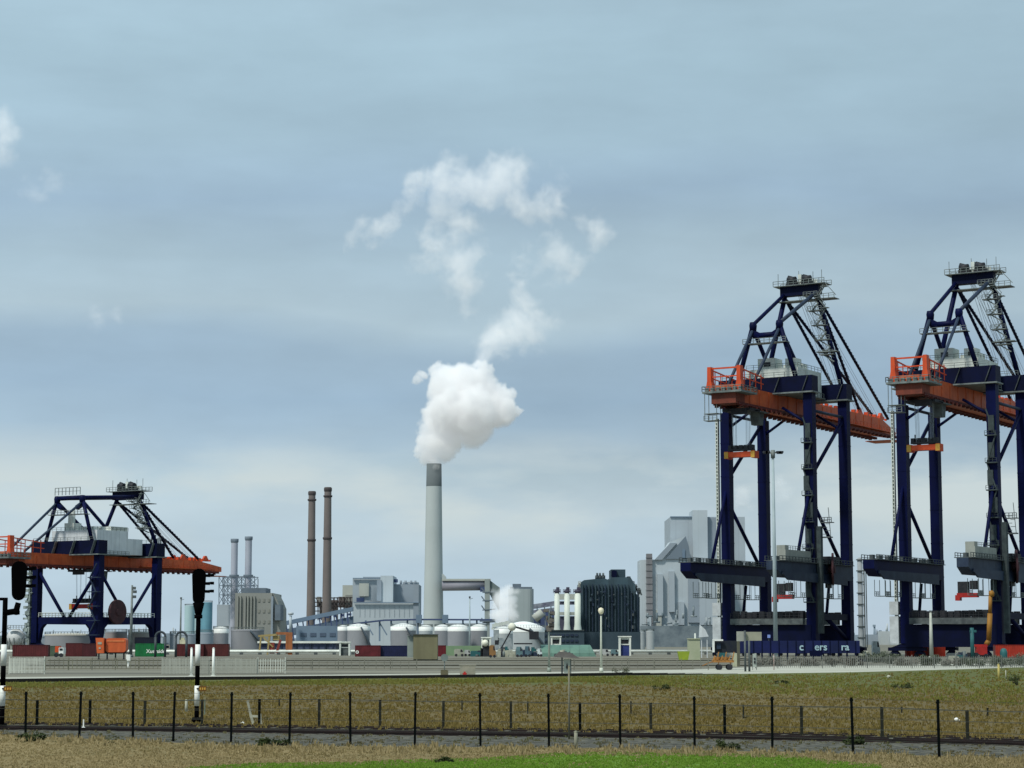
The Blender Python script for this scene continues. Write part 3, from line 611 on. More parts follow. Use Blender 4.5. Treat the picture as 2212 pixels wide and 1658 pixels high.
for (a, za), (b, zb_) in zip(tops, tops[1:]):
    for f in (.1, .28, .46, .64, .82, .97): m.beam((a.x, a.y, za*f), (b.x, b.y, zb_*f), .011)
m.build('wires', wirem, f1)
f2 = thing('wire_fence', 'farther wire fence of shorter weathered posts behind the railway tracks', 'fence')
tops = []
FP = [(-40, 1508, 1565, posto), (79.5, 1512, 1566, postm), (193.7, 1511, 1567, postm), (312.3, 1513, 1566, posto), (436, 1511, 1568, posto), (559.8, 1510, 1567, postm), (689, 1510, 1568, posto), (820.7, 1511.5, 1573, posto), (957.8, 1514, 1574, posto), (1103.5, 1515, 1577, posto),
      (1253, 1517.5, 1583, postm), (1406, 1518, 1586, posto), (1565.7, 1521.6, 1583, postm), (1732, 1524.5, 1590, posto), (1906, 1527, 1593.6, posto), (2090.5, 1534, 1607, posto), (2280, 1538, 1612, posto)]
for u, vt, vb, mt in FP:
    vb = lerp_tab([(0, 1566), (700, 1570), (1250, 1580), (1700, 1589), (2090, 1603)], u); b = G(u, vb); top = P(u, vt, b.y)
    m = MB(); m.box(b.x-.06, b.x+.06, b.y-.05, b.y+.05, 0, top.z); m.build('post', mt, f2); tops.append((b, top.z))
m = MB()
for (a, za), (b, zb_) in zip(tops, tops[1:]):
    for f, r in ((.3, .014), (.65, .014), (.98, .032)): m.beam((a.x, a.y, za*f), (b.x, b.y, zb_*f), r)
m.build('wires', wirem, f2)
# third line of thin stakes farther in
for i, (u, vt, vb) in enumerate([(603, 1510, 1530), (998, 1514, 1535), (1140, 1516, 1542), (1363, 1516, 1543), (1606, 1523, 1552), (1948, 1528, 1540), (2134, 1530, 1548)]):
    b = G(u, vb); top = P(u, vt, b.y); m = MB(); m.box(b.x-.04, b.x+.04, b.y-.04, b.y+.04, 0, top.z); m.cbox((b.x, b.y, top.z), (.1, .1, .05))
    m.build('stake', posto, label='thin faded stake standing alone in the brown field', cat='stake', group='thin stakes in the field')
# signals
def signal(label, u, vb, head_u, offset):
    b = G(u, vb); D = b.y; s = D/4633
    t = thing('railway_signal', label, 'railway signal', b, 0, 'railway signals')
    zf = lambda v: P(u, v, D).z
    r = .115
    bands = [(vb, 1525, black), (1525, 1481, whitep), (1481, 1438, black), (1438, 1392, whitep), (1392, 1330 if not offset else 1292, black)]
    for v0, v1, mt in bands:
        m = MB(); w = r*1.12 if mt is whitep else r; m.tube((0, 0, zf(v0) if v0 != vb else 0), (0, 0, zf(v1)), w, n=16); m.build('post_band', mt, t)
    m = MB(); m.tube((0, 0, 0), (0, 0, .28), .3, .22, 14); m.box(-.4, .4, -.4, .4, 0, .08); m.build('base', black, t)
    hx = (head_u-u)*s; w = 15*s if not offset else 17*s
    top, bot = (1228, 1306) if not offset else (1212, 1297)
    zt_, zb_ = zf(top), zf(bot)
    if offset:
        m = MB(); z0 = zf(1325); m.tube((0, 0, z0+.02), (hx*.85, 0, z0+.1), .14, n=12); m.tube((hx*.8, 0, z0), (hx, 0, zf(1302)), .15, .13, n=12); m.tube((-.35, 0, zf(1294)), (.1, 0, zf(1294)), .07, n=10)
        m.lathe((hx*.85, 0, z0-.08), [(.01, 0), (.17, .03), (.17, .2), (.01, .3)], 12); m.build('bracket', black, t)
    else:
        m = MB(); m.tube((hx, 0, zf(1334)), (hx, 0, zf(1302)), .125, .3*w/.35, n=16); m.tube((0, 0, zf(1336)), (0, 0, zf(1328)), .2, .2, n=14); m.build('neck', black, t)
    # oblong backboard with round ends
    poly = []; R_ = w; H = zt_-zb_
    for i in range(13): a = math.pi*i/12; poly.append((R_*math.cos(a), H-R_+R_*math.sin(a)))
    for i in range(13): a = math.pi+math.pi*i/12; poly.append((R_*.86*math.cos(a), R_*.9+R_*.9*math.sin(a)))
    m = MB(); m.prism(poly[::-1], (hx, -.05, zb_), (1, 0, 0), (0, 0, 1), (0, 1, 0), .1)
    hd = m.build('signal_head', black, t); hd.rotation_euler = (0, 0, 0)
    m = MB(); m.prism([(a*.72, H*.5+(b_-H*.5)*.86) for a, b_ in poly][::-1], (hx, .04, zb_), (1, 0, 0), (0, 0, 1), (0, 1, 0), .24); m.build('lamp_housing', black, hd)
    for f in (.33, .55, .77):
        z = zb_+H*f; m = MB(); n = 10
        for i in range(n):      # half-round hood that opens to the right and away from the camera
            a0 = math.pi*i/n; a1 = math.pi*(i+1)/n
            m.add([(hx+.0+.15*math.cos(a0), .28, z+.15*math.sin(a0)), (hx+.15*math.cos(a1), .28, z+.15*math.sin(a1)), (hx+.3+.15*math.cos(a1), .75, z+.15*math.sin(a1)), (hx+.3+.15*math.cos(a0), .75, z+.15*math.sin(a0))], [(0, 1, 2, 3)])
        m.beam((hx+.2, .1, z+.06), (hx+w+.32, .1, z+.1), .2, .1); m.cbox((hx+w+.3, .1, z+.08), (.16, .22, .14))
        m.build('lamp_hood', black, hd)
    m = MB(); lx = 12*s; m.box(lx-.17, lx+.21, -.2, -.16, zf(1493), zf(1482)); pl = m.build('number_plate', mat('plate_brown_'+str(u), (.17, .075, .01), (.1, .05, .01), 5, .6), t)
    m = MB()
    for i in range(3): m.box(lx-.12+i*.11, lx-.05+i*.11, -.212, -.202, zf(1490), zf(1485))
    m.build('plate_marks', yellow, pl)
    m = MB(); m.beam((0, -.13, zf(1487)), (lx, -.18, zf(1487)), .05); m.build('plate_clip', black, pl)
    return t
signal('black oblong railway signal on a black and white striped post, left of the middle', 424.5, 1562, 424.5, False)
signal('black railway signal on a side bracket at the left frame edge, striped post', 3.5, 1577, 32, True)
# small lineside things
def post_obj(name, label, cat, u, vt, vb, w, mt, group=None, D=None):
    b = G(u, vb) if D is None else Vector((P(u, HZ, D).x, D, 0)); z = P(u, vt, b.y).z; m = MB(); m.tube((b.x, b.y, 0), (b.x, b.y, z), w/2, w*.4, 8); m.lathe((b.x, b.y, z), [(w*.4, 0), (w*.5, .03), (.01, w*.4)], 8); m.box(b.x-w*.8, b.x+w*.8, b.y-w*.8, b.y+w*.8, 0, .04)
    return m.build(name, mt, None, label, cat, group)
palep = mat('pale_post', (.45, .46, .36), (.3, .3, .24), 2, .8)
post_obj('marker_post', 'tall thin pale post between the field and the near fence, right of the middle', 'post', 1229.5, 1440, 1599, .09, mat('faint_pole', (.2, .19, .13), (.15, .14, .1), 1, .8))
post_obj('marker_post', 'short pale stub post at the ballast edge right of the tall thin post', 'post', 1244, 1582, 1620, .16, mat('dull_stub', (.3, .3, .22), (.2, .2, .15), 2, .8))
post_obj('marker_post', 'yellow stake in the grass at the right edge of the picture', 'post', 2158, 1436, 1471, .28, mat('stake_yellow', (.5, .42, .14), (.4, .33, .1), 2, .7))
post_obj('marker_post', 'thinner stake just right of the yellow stake', 'post', 2173, 1448, 1468, .12, palep)
post_obj('marker_post', 'short white post leaning in the grass left of the striped signal post', 'post', 402, 1513, 1541, .17, palep)
m = MB(); b = G(548, 1566); s = b.y/4633; m.beam(b+Vector((-14*s, 0, 52*s)), b+Vector((-7*s, 0, 22*s)), .1); m.beam(b+Vector((-7*s, 0, 22*s)), b+Vector((0, 0, 0)), .12); m.beam(b+Vector((-8*s, 0, 19*s)), b+Vector((14*s, 0, 18*s)), .1); m.beam(b+Vector((14*s, 0, 24*s)), b+Vector((16*s, 0, 0)), .08)
m.build('bent_bracket', palep, None, 'pale bent frame of thin bars standing in the grass right of the signal', 'frame')
m = MB(); b = G(437, 1545); s = b.y/4633; m.beam(b+Vector((-30*s, 0, 32*s)), b+Vector((5*s, 0, 32*s)), .08); m.beam(b+Vector((5*s, 0, 0)), b+Vector((5*s, 0, 33*s)), .06); m.build('cable_bracket', mat('teal_bracket', (.15, .2, .15), None, 1, .7), None, 'thin grey green bar frame beside the striped signal post', 'frame')
for (u, v, r, lab, mt) in [(180, 1573, .12, 'small white lamp box by the second near fence post', whitep), (524, 1560, .09, 'white stone lying in the grass left of the bent frame', whitep), (2066, 1552, .11, 'white bag lying in the field near the right edge', whitep), (1920, 1459.5, .22, 'flat pale stone near the far edge of the field', palep)]:
    b = G(u, v+5); m = MB()
    m.lathe((b.x, b.y, 0), [(r*.7, 0), (r*1.05, r*.5), (r*.95, r*1.0), (r*.5, r*1.35), (.01, r*1.45)], 10); m.cbox((b.x+r*.8, b.y, r*.35), (r*1.3, r*.8, r*.6))
    if u == 180: m.beam((b.x, b.y, 0), (b.x, b.y, .5), .05)
    m.build('lineside_box' if u == 180 else ('stone' if u != 2066 else 'plastic_bag'), mt, None, lab, 'box' if u == 180 else ('stone' if u != 2066 else 'bag'))
# ------------------------------------------------------------------ yard between field and quay
def PB(u0, u1, vt, vb, D, dep=6, y0=None):
    a = P(u0, vt, D); b = P(u1, vt, D); z1 = P((u0+u1)/2, vt, D).z; z0 = 0 if vb is None else max(0, P((u0+u1)/2, vb, D).z)
    return (a.x, b.x, D, D+dep, z0, z1)
def boxpx(m, *a, **k): return m.box(*PB(*a, **k))
# pale pipeline on sleepers across the yard
wl = mat('white_pipe', (.85, .88, .8), (.6, .64, .58), .3, .5)
t = thing('pipeline', 'long thin white pipeline running across the yard under the containers and tanks', 'pipeline')
m = MB(); a = P(-60, HZ, 640); b = P(1545, HZ, 640); a.z = b.z = 1.0; m.tube(a, b, .42, n=10); m.build('pipe', wl, t)
m = MB()
for i in range(40): x = a.x+(b.x-a.x)*(i+.5)/40; m.box(x-.5, x+.5, 639.7, 640.3, 0, .62)
m.build('pipe_support', galvd, t)
m = MB(); m.box(P(-40,HZ,660).x, P(1600,HZ,660).x, 660, 662, 0, 1.5); m.build('barrier_wall', mat('wall_grey_green', (.36, .39, .36), (.28, .3, .27), .1, .8, stretch=(1, 1, 1)), None, 'low grey barrier wall behind the white pipeline', 'wall')
# shipping containers
def container(label, u0, u1, vt, D, c, z0=0., dep=2.44, text=None, h=None):
    x0 = P(u0, vt, D).x; x1 = P(u1, vt, D).x; z1 = P((u0+u1)/2, vt, D).z
    t = thing('shipping_container', label, 'shipping container', ((x0+x1)/2, D, z0), 0, 'shipping containers in the yard'); w = (x1-x0)/2; H = z1-z0
    mt = mat('container_paint', c, tuple(x*.6 for x in c), .4, .6, streak=.4)
    m = MB(); n = max(8, int(w*2/.55)); vs = []
    m.box(-w+.1, w-.1, .1, dep-.06, .12, H-.1)
    for i in range(n): x = -w+.2+(2*w-.4)*i/n; m.box(x, x+(2*w-.4)/n*.5, .03, .12, .2, H-.18)
    m.build('corrugated_body', mt, t)
    m = MB()
    for x in (-w, w-.16): 
        for y in (0, dep-.16): m.box(x, x+.16, y, y+.16, 0, H)
    for z in (0, H-.14):
        for y in (0, dep-.14): m.box(-w, w, y, y+.14, z, z+.14)
        for x in (-w, w-.14): m.box(x, x+.14, 0, dep, z, z+.14)
    m.build('corner_frame', mat('container_frame', tuple(x*.75 for x in c), None, .6, .6), t)
    m = MB()
    for i in range(4): m.box(-w-.04, -w+.02, .25+i*.6, .32+i*.6, .2, H-.2)
    m.build('lock_bar', galvd, t)
    if text:
        for s, fx, sz in text: lettering(s, t, (-w+2*w*fx, -.03, H*.28), sz, whitep)
    return t
def lettering(s, parent, loc, size, mt, name='lettering'):
    cu = bpy.data.curves.new(name, 'FONT'); cu.body = s; cu.size = size; cu.extrude = .015; cu.offset = size*.018; cu.materials.append(mt)
    tmp = bpy.data.objects.new('text_source', cu); me = bpy.data.meshes.new_from_object(tmp); bpy.data.objects.remove(tmp); bpy.data.curves.remove(cu)
    o = bpy.data.objects.new(name, me); COL.objects.link(o); o.rotation_euler = (R(90), 0, 0); o.location = loc
    o.parent = parent; ALLKIDS.setdefault(parent.name, []).append(o); return o
maroon = (.12, .022, .024); green = (.012, .2, .06)
container('dark red container at far left beneath the navy crane legs', 27, 104, 1393, 560, maroon)
container('small faded green container right of the leftmost dark red one', 104, 127, 1395, 575, (.12, .17, .11))
container('dark red container left of the orange machine cabins', 142, 178, 1389, 565, maroon)
container('darker red container touching the orange machine cabins', 178, 207, 1390, 562, (.085, .018, .022))
container('dark navy container lying on top behind the green one', 291, 337, 1376.5, 590, (.008, .012, .03), z0=P(300, 1390, 590).z)
container('green shipping container with white lettering', 292, 356, 1390, 560, green, text=[('Xuerside', .38, 1.35)])
container('dark red container right of the arched pipes with faint stripe', 382, 440, 1391, 570, maroon)
container('plain dark red container behind the striped signal post, right half', 440, 494, 1391, 571, (.11, .025, .022))
container('red brown container left of the navy one in the middle row', 767, 822, 1394, 560, (.14, .02, .026), text=[('o', .02, 1.6)])
container('navy blue container in the middle row left of the olive hut', 822, 880, 1394.5, 561, (.012, .018, .075))
container('short red container end showing right of the olive hut', 930, 963, 1394, 562, (.17, .018, .025))
container('bright red container under the right crane, left one', 1958, 2004, 1391.5, 560, (.5, .045, .02))
container('red container under the right crane behind the pale lamp pole', 2006, 2042, 1392, 561, (.42, .04, .02))
container('red container at the right frame edge under the crane leg', 2150, 2215, 1393, 520, (.45, .04, .02))
# navy panels with lettering in front of the tall crane
t = thing('crane_base_panel', 'long navy panel wall with pale lettering in front of the tall crane base', 'panel wall')
b = PB(1600, 1857, 1384, 1411, 470, 2); m = MB(); m.box(*b); m.build('panel', mat('royal_navy', (.006, .012, .085), (.004, .01, .05), .2, .5, streak=.3), t)
for i in range(14): x = b[0]+(b[1]-b[0])*(i+.5)/14; m = MB(); m.box(x-.08, x+.08, 469.85, 469.998, b[4], b[5]); m.box(x-.15, x+.15, 469.9, 470.6, 0, b[4]-.002); m.box(x-.08, x+.08, 469.85, 469.9, b[4]-.3, b[4]); m.build('rib', navyd, t)
for s, u, sz in (('c', 1726, 2.2), ('ers', 1759, 2.2), ('ra', 1816, 2.2)): lettering(s, t, (P(u, HZ, 470).x, 469.75, P(u, 1404.5, 470).z), sz, mat('letter_pale', (.42, .6, .66), None, 1, .6))
b2 = PB(1750, 1777, 1406, 1418, 468, 1); m = MB(); m.box(*b2); m.build('service_locker', navyd, t)
m = MB(); m.box(*PB(1658.5, 1664, 1371.5, 1378, 490, .4)); m.box(*PB(1560, 1600, 1387, 1411, 472, 3)); 
t2 = thing('site_cabin', 'navy site cabin with white door frame left of the long blue panels', 'cabin')
m = MB(); m.box(*PB(1543, 1600, 1384, 1410, 475, 3)); m.build('cabin_body', mat('cabin_navy', (.012, .016, .03), (.02, .025, .03), 1.5, .6), t2)
m = MB(); m.box(*PB(1539, 1543.5, 1384, 1409, 474, .6)); m.box(*PB(1539, 1562, 1381, 1384.5, 474, .6)); m.build('door_frame', whitep, t2)
m = MB(); m.box(*PB(1548, 1557, 1390, 1402, 474.6, .3)); m.build('window', slate, t2)
m = MB(); bb = PB(1658, 1664, 1371, 1378, 500, .3); m.box(bb[0], bb[1], bb[2], bb[3], bb[4], bb[5]); 
t = thing('blue_sign', 'small bright blue sign left of the tall lamp mast foot', 'sign'); m.build('sign_panel', mat('sign_blue', (.25, .35, .75), None, 1, .5), t); m = MB(); xx = (bb[0]+bb[1])/2; m.box(xx-.1, xx+.1, bb[2]+.31, bb[2]+.5, 0, bb[5]); m.build('sign_post', galvd, t)
# orange yellow trailer
t = thing('trailer', 'rusty orange yellow low trailer at the road edge left of the sign posts', 'trailer')
b = PB(1540, 1590, 1405, 1414, 300, 2.2); x0, x1 = b[0], b[1]; rust = mat('rusty_orange', (.42, .2, .05), (.25, .12, .04), 1.4, .8)
m = MB(); m.box(x0, x1-.3, 300, 302, 1.05, 1.35); 
for i in range(6): m.beam((x0+i*(x1-x0)/6, 300, 1.35), (x0+(i+.5)*(x1-x0)/6, 300, 2.0+.5*(i % 2)), .14)
m.box(x0+.2, x1-1, 300.4, 301.6, 1.36, 1.8); m.build('bed', rust, t)
for x in (x0+.9, x1-.9):
    for y_ in (299.9, 301.8): m = MB(); m.tube((x, y_, .4), (x, y_+.3, .4), .4, n=14); m.build('wheel', darkm, t)
m = MB(); m.beam((x0+.8, 300.2, .45), (x0+.8, 300.2, 1.1), .12); m.beam((x1-.8, 300.2, .45), (x1-.8, 300.2, 1.1), .12); m.beam((x0-1.4, 301, .6), (x0, 301, 1.15), .12); m.build('strut', rust, t)
m = MB(); m.box(*PB(1584, 1594, 1411, 1440, 302.5, 1.2)); m.build('cream_cabinet', mat('cream', (.5, .52, .36), (.4, .42, .3), .8, .7), None, 'cream green cabinet at the right end of the rusty trailer', 'cabinet')
# blank sign backs on posts
t = thing('road_sign', 'two blank grey brown sign backs on tall posts before the tall crane base', 'sign')
backm = mat('sign_back', (.3, .3, .23), (.24, .24, .19), .6, .7)
m = MB(); m.box(*PB(1591, 1610, 1364, 1385, 285, .1)); m.build('panel', mat('sign_back_grey', (.34, .35, .31), (.28, .29, .26), .6, .7), t)
m = MB(); m.box(*PB(1611, 1645, 1365, 1384, 285.2, .1)); m.build('panel', backm, t)
for u in (1609, 1618): b = P(u, 1362 if u == 1609 else 1384, 284.8); m = MB(); m.tube((b.x, 284.8, 0), (b.x, 284.8, b.z), .14, n=8); m.build('post', galvd, t)
m = MB(); b = PB(1592, 1598, 1384, 1440, 300, .3); m.box(*b); m.build('bar_post', mat('olive_post', (.1, .1, .07), None, 1, .7), None, 'dark olive post below the left end of the blank sign backs', 'post')
m = MB(); b = PB(1626, 1634, 1412, 1440, 300, .1); m.box(b[0], b[1], b[2], b[3], .4, b[5]); t = thing('notice_board', 'small pale notice board with dark figures behind the road edge', 'notice board'); m.build('board', mat('board_grey', (.36, .4, .36), (.3, .33, .3), 2, .7), t)
m = MB(); xc = (b[0]+b[1])/2; m.box(xc-.12, xc+.12, 299.9, 299.98, .9, 1.25); m.box(xc-.12, xc+.12, 299.9, 299.98, 1.4, 1.7); m.build('figure', darkm, t); m = MB(); m.box(b[0]-.05, b[0]+.03, 300.12, 300.2, 0, b[5]); m.box(b[1]-.03, b[1]+.05, 300.12, 300.2, 0, b[5]); m.build('leg', galvd, t)
post_obj('marker_post', 'thin red and white rod standing in the scrub under the blue panels', 'post', 1672, 1414, 1447, .12, mat('rod_pink', (.4, .25, .22), (.5, .45, .4), 5, .7))
# tall lamp masts
def mast(label, u, vt, vb, D, r, heads, mt=galv, name='lamp_mast', group='lamp masts'):
    b = P(u, HZ, D); z = P(u, vt, D).z; t = thing(name, label, 'lamp mast', (b.x, D, 0), 0, group)
    m = MB(); m.tube((0, 0, 0), (0, 0, z), r, r*.5, 12); m.tube((0, 0, 0), (0, 0, .6), r*1.6, r*1.3, 12); m.build('pole', mt, t)
    heads(t, z, D/4633); return t
def h_wide(t, z, s):
    m = MB(); m.tube((-17*s, 0, z-.4), (17*s, 0, z-.2), .2, n=8); m.tube((0, 0, z-1.6), (0, 0, z+.3), .5, n=10); m.build('crossarm', galv, t)
    for x in (-17, -12, 12, 17): m = MB(); m.cbox((x*s, -.4, z-.2), (1.1, 1.3, .4)); m.cbox((x*s, -.4, z-.5), (.8, .9, .25)); m.build('floodlight', darkm, t)
def h_side(t, z, s):
    for f, w in ((.98, 4), (.93, 6), (.86, 5)):
        m = MB(); m.beam((0, 0, z*f), (w*s, 0, z*f-.2), .16); m.cbox((w*s, 0, z*f-.4), (.9, .6, .7)); m.build('camera_head', galvd, t)
def h_globe(t, z, s):
    m = MB(); m.lathe((0, 0, z-.1), [(.08, -.25), (.3, 0), (.38, .28), (.3, .55), (.01, .68)], 16); m.build('globe', mat('globe_cream', (.78, .76, .6), (.7, .6, .4), 3, .4), t); m = MB(); m.lathe((0, 0, z-.5), [(.1, 0), (.18, .15), (.1, .25)], 10); m.build('collar', galvd, t)
def h_cluster(t, z, s):
    rnd = random.Random(2)
    for i in range(16): m = MB(); x = rnd.uniform(-8, 8)*s; zz = z-rnd.uniform(0, 42)*s; m.beam((0, 0, zz), (x, 0, zz), .12); sc_ = rnd.uniform(.35, .75); yy = rnd.uniform(-.9, .9); m.cbox((x, yy, zz), (sc_, .5, sc_*.8)); m.cbox((x, yy-.3, zz), (sc_*.8, .15, sc_*.6)); m.build('floodlight', mat('brown_lamp', (.16, .15, .13), (.11, .1, .09), 1, .7) if i == 0 else bpy.data.materials['brown_lamp'], t)
def h_none(t, z, s): m = MB(); m.cbox((0, 0, z), (.5, .5, .5)); m.beam((0,0,z-.6), (.9,0,z-.3), .12); m.build('cap', galvd, t)
palesteel = mat('pale_steel', (.42, .5, .52), (.32, .4, .42), .2, .5, streak=.3)
mast('very tall pale lamp mast with a wide head in front of the tall crane', 1675.5, 975, 1432, 500, .55, h_wide, palesteel)
mast('thin grey mast with small camera heads in front of the left crane', 283, 1264, 1415, 540, .45, h_side)
mast('slim pole with a cream globe lamp at the road edge, centre right', 1298.5, 1322, 1452, 276, .17, h_globe, mat('cream_pole', (.55, .58, .5), (.45, .48, .4), .5, .6))
mast('pole carrying a cluster of brown floodlights before the white cylinders', 1186, 1318, 1452, 280, .17, h_cluster, mat('grey_pole', (.3, .34, .3), (.22, .26, .22), .5, .6))
mast('very thin faint mast between the big chimney and the duct tower', 1014.5, 1290, 1412, 620, .3, h_none, palesteel)
mast('pale pole before the right crane base with a cable on top', 2011.5, 1321, 1414, 480, .5, h_none, mat('bone_pole', (.5, .52, .45), (.38, .4, .35), .5, .6))
mast('thin pole with a cross piece left of the striped signal, far behind', 389.5, 1292, 1410, 620, .35, h_none)
# arched pipes
for u0, u1, lab in ((336, 357, 'dark arched vent pipe right of the green container'), (380, 403, 'dark arched vent pipe over the cream cabinet')):
    a = P(u0, HZ, 545); b = P(u1, HZ, 545); r = (b.x-a.x)/2; z = P(u0, 1365, 545).z-r; c = (a.x+b.x)/2; m = MB()
    m.tube((a.x, 545, 0), (a.x, 545, z), .3); m.tube((b.x, 545, 0), (b.x, 545, z), .3)
    for i in range(12): t0 = math.pi*i/12; t1 = math.pi*(i+1)/12; m.tube((c-r*math.cos(t0), 545, z+r*math.sin(t0)), (c-r*math.cos(t1), 545, z+r*math.sin(t1)), .3)
    m.build('arched_pipe', mat('arch_grey', (.06, .08, .09), (.04, .05, .06), 1, .6), None, lab, 'pipe')
m = MB(); m.box(*PB(388, 403, 1382, 1391, 566, 2)); m.box(*PB(391, 398, 1377.5, 1382, 566.4, 1)); m.build('cream_box', mat('cream_box', (.62, .6, .42), None, 1, .7), None, 'cream box on top of the dark red container under the arched pipe', 'box')
# orange machine with two cabins
t = thing('straddle_machine', 'bright orange machine with two rounded cabins left of the green container', 'machine')
def rbox(m, b, r=.5):
    x0, x1, y0, y1, z0, z1 = b; poly = []
    for cx, cz, a0 in ((x1-r, z1-r, 0), (x0+r, z1-r, 90), (x0+r, z0+r, 180), (x1-r, z0+r, 270)):
        for i in range(5): a = R(a0+i*22.5); poly.append((cx+r*math.cos(a), cz+r*math.sin(a)))
    m.prism(poly[::-1], (0, y0, 0), (1, 0, 0), (0, 0, 1), (0, 1, 0), y1-y0); return m
orb = mat('cabin_orange', (.62, .13, .035), (.5, .09, .03), .5, .5, streak=.3)
b = PB(228.5, 272, 1378.5, 1409, 470, 3); cb = rbox(MB(), b, .6).build('engine_cabin', orb, t)
m = MB(); m.box(b[0]+.3, b[1]-.3, 469.9, 470.05, b[5]-.75, b[5]-.5); m.build('top_trim', mat('trim_light_orange', (.8, .25, .09), None, 1, .5), cb)
b = PB(209, 225, 1378, 1411, 469, 3); m = MB(); m.hexa([(b[0]+.1,469,b[4]),(b[1],469,b[4]),(b[1],472,b[4]),(b[0]+.1,472,b[4])], [(b[0]-.25,469,b[5]),(b[1]-.1,469,b[5]),(b[1]-.1,472,b[5]),(b[0]-.25,472,b[5])]); d_ = m.build('driver_cabin', orb, t)
m = MB(); m.box(b[0]+.25, b[1]-.5, 468.9, 469.02, b[5]-1.4, b[5]-.9); m.box(b[0]+.5, b[1]-.7, 468.9, 469.02, b[4]+.9, b[4]+1.3); m.build('marking', palep, d_)
m = MB(); m.box(*PB(209, 274, 1409, 1412, 470.4, 2.6)); m.box(*PB(224, 229, 1380, 1410, 470.5, 2)); m.build('chassis', darkm, t)
for u in (214, 232, 250, 268): x = P(u, HZ, 471).x; m = MB(); m.box(x-.14, x+.14, 471, 471.3, 0, P(u, 1411, 471).z); m.box(x-.3, x+.3, 470.8, 471.5, 0, .1); m.build('leg', darkm, t)
m = MB(); m.box(*PB(272.5, 281, 1414, 1428, 330, .6)); m.box(*PB(275, 278, 1428, 1446, 330.2, .3)); m.build('switch_cabinet', whitep, None, 'white switch cabinet on a stem below the grey camera mast', 'cabinet')
# truck cab at left
t = thing('truck', 'small orange and white truck cab between the left containers', 'truck')
b = PB(119, 127, 1396, 1409, 540, 3); m = MB(); m.box(*b); m.build('cab', orangeb, t); m = MB(); m.box(*PB(127, 137, 1399, 1412, 540, 3)); m.build('body', whitep, t); m = MB(); m.box(*PB(128.5, 135, 1400.5, 1405, 539.9, .1)); m.build('window', darkm, t)
for u in (122, 133): x = P(u, HZ, 540).x; m = MB(); m.tube((x, 539.8, .5), (x, 540.3, .5), .5, n=12); m.build('wheel', darkm, t)
# palisade security fences
palm = mat('palisade_grey', (.42, .44, .38), (.3, .31, .27), .3, .7)
palw = mat('palisade_white', (.62, .66, .58), (.5, .52, .46), .3, .7)
def palisade(label, u0, u1, vt, D, mt, dens=.32, frame=True, w=.055):
    a = P(u0, vt, D); b = P(u1, vt, D); z = a.z; t = thing('security_fence', label, 'security fence'); m = MB(); n = int((b.x-a.x)/dens); rnd = random.Random(int(u0))
    for i in range(n): x = a.x+(b.x-a.x)*i/n; m.box(x, x+w*(1+rnd.random()), D, D+.03, .12, z-.05-rnd.random()*.12)
    m.box(a.x, b.x, D+.035, D+.08, .4, .47); m.box(a.x, b.x, D+.035, D+.08, z-.4, z-.33); m.build('pales', mt, t)
    k = max(1, int((b.x-a.x)/3.2))
    for i in range(k+1): x = a.x+(b.x-a.x)*i/k; m = MB(); m.box(x-.06, x+.06, D+.09, D+.2, 0, z+.08); m.build('post', mt if frame else galvd, t)
    return t
palisade('white framed mesh gate panel at far left beside the signal post', 20, 96, 1419, 262, palw, .16)
palisade('brownish picket fence in front of the leftmost crane base', 98, 350, 1422, 300, mat('palisade_brown', (.2, .2, .14), (.13, .13, .1), .3, .8), .62, w=.06)
palisade('dense pale grey security fence behind the striped signal, left half', 350, 452, 1420, 258, palm, .17, w=.07)
palisade('dense pale grey security fence right of the white bollards', 466, 556, 1421, 262, palm, .15, w=.07)
palisade('lighter picket fence section ending by the orange gantry', 557, 616, 1421, 268, palw, .3)
palisade('sparse faint fence stretching along the road to the right of the gantry', 618, 900, 1425, 300, mat('palisade_faint', (.2, .2, .16), None, .3, .8), 1.1, w=.05)
palisade('sparse thin fence right of the notice board running along the road', 1240, 1530, 1424, 300, bpy.data.materials['palisade_faint'], 1.1, w=.05)
for u, lab in ((413, 'white bollard pipe just left of the striped signal post'), (460.5, 'white bollard pipe right of the striped signal post')):
    post_obj('bollard', lab, 'bollard', u, 1401, 1460, .34, whitep)
# quay-side gantry at 555-630
t = thing('gantry', 'yellow and orange portal gantry on the quay left of the long low shed', 'gantry', P(555, HZ, 640)*1)
t.location.z = 0; s = 640/4633
def gx(u): return (u-555)*s
def gz(v): return P(600, v, 640).z
m = MB()
for u in (560, 578): m.beam((gx(u), 0, 0), (gx(u+4), 0, gz(1372)), .5)
m.beam((gx(558), 0, gz(1374)), (gx(598), 0, gz(1371)), .6); m.beam((gx(566), 0, gz(1374)), (gx(590), 0, gz(1398)), .4); m.box(gx(590), gx(603), .2, 2, gz(1383), gz(1373)); m.build('yellow_arm', mat('gantry_yellow', (.36, .29, .13), (.3, .22, .08), .6, .7), t)
yelm = mat('gantry_yellow', (.36, .29, .13), (.3, .22, .08), .6, .7)
orm = mat('gantry_orange', (.38, .13, .045), (.27, .1, .04), .6, .6)  # gantry yellow and orange muted by haze mixed into the paint
m = MB(); m.box(gx(622), gx(631), 0, 1.6, 0, gz(1366)); m.box(gx(596), gx(622), .1, 1.5, gz(1371), gz(1365.5)); m.box(gx(617), gx(621.5), .1, 1, gz(1412), gz(1371)); m.build('orange_frame', orm, t)
m = MB(); m.box(gx(582), gx(592), .2, 2, .3, gz(1388)); m.beam((gx(598), 0, gz(1410)), (gx(606), 0, gz(1382)), .7); m.build('red_hoist', mat('hoist_red', (.25, .05, .04), (.2, .04, .03), .6, .7), t)
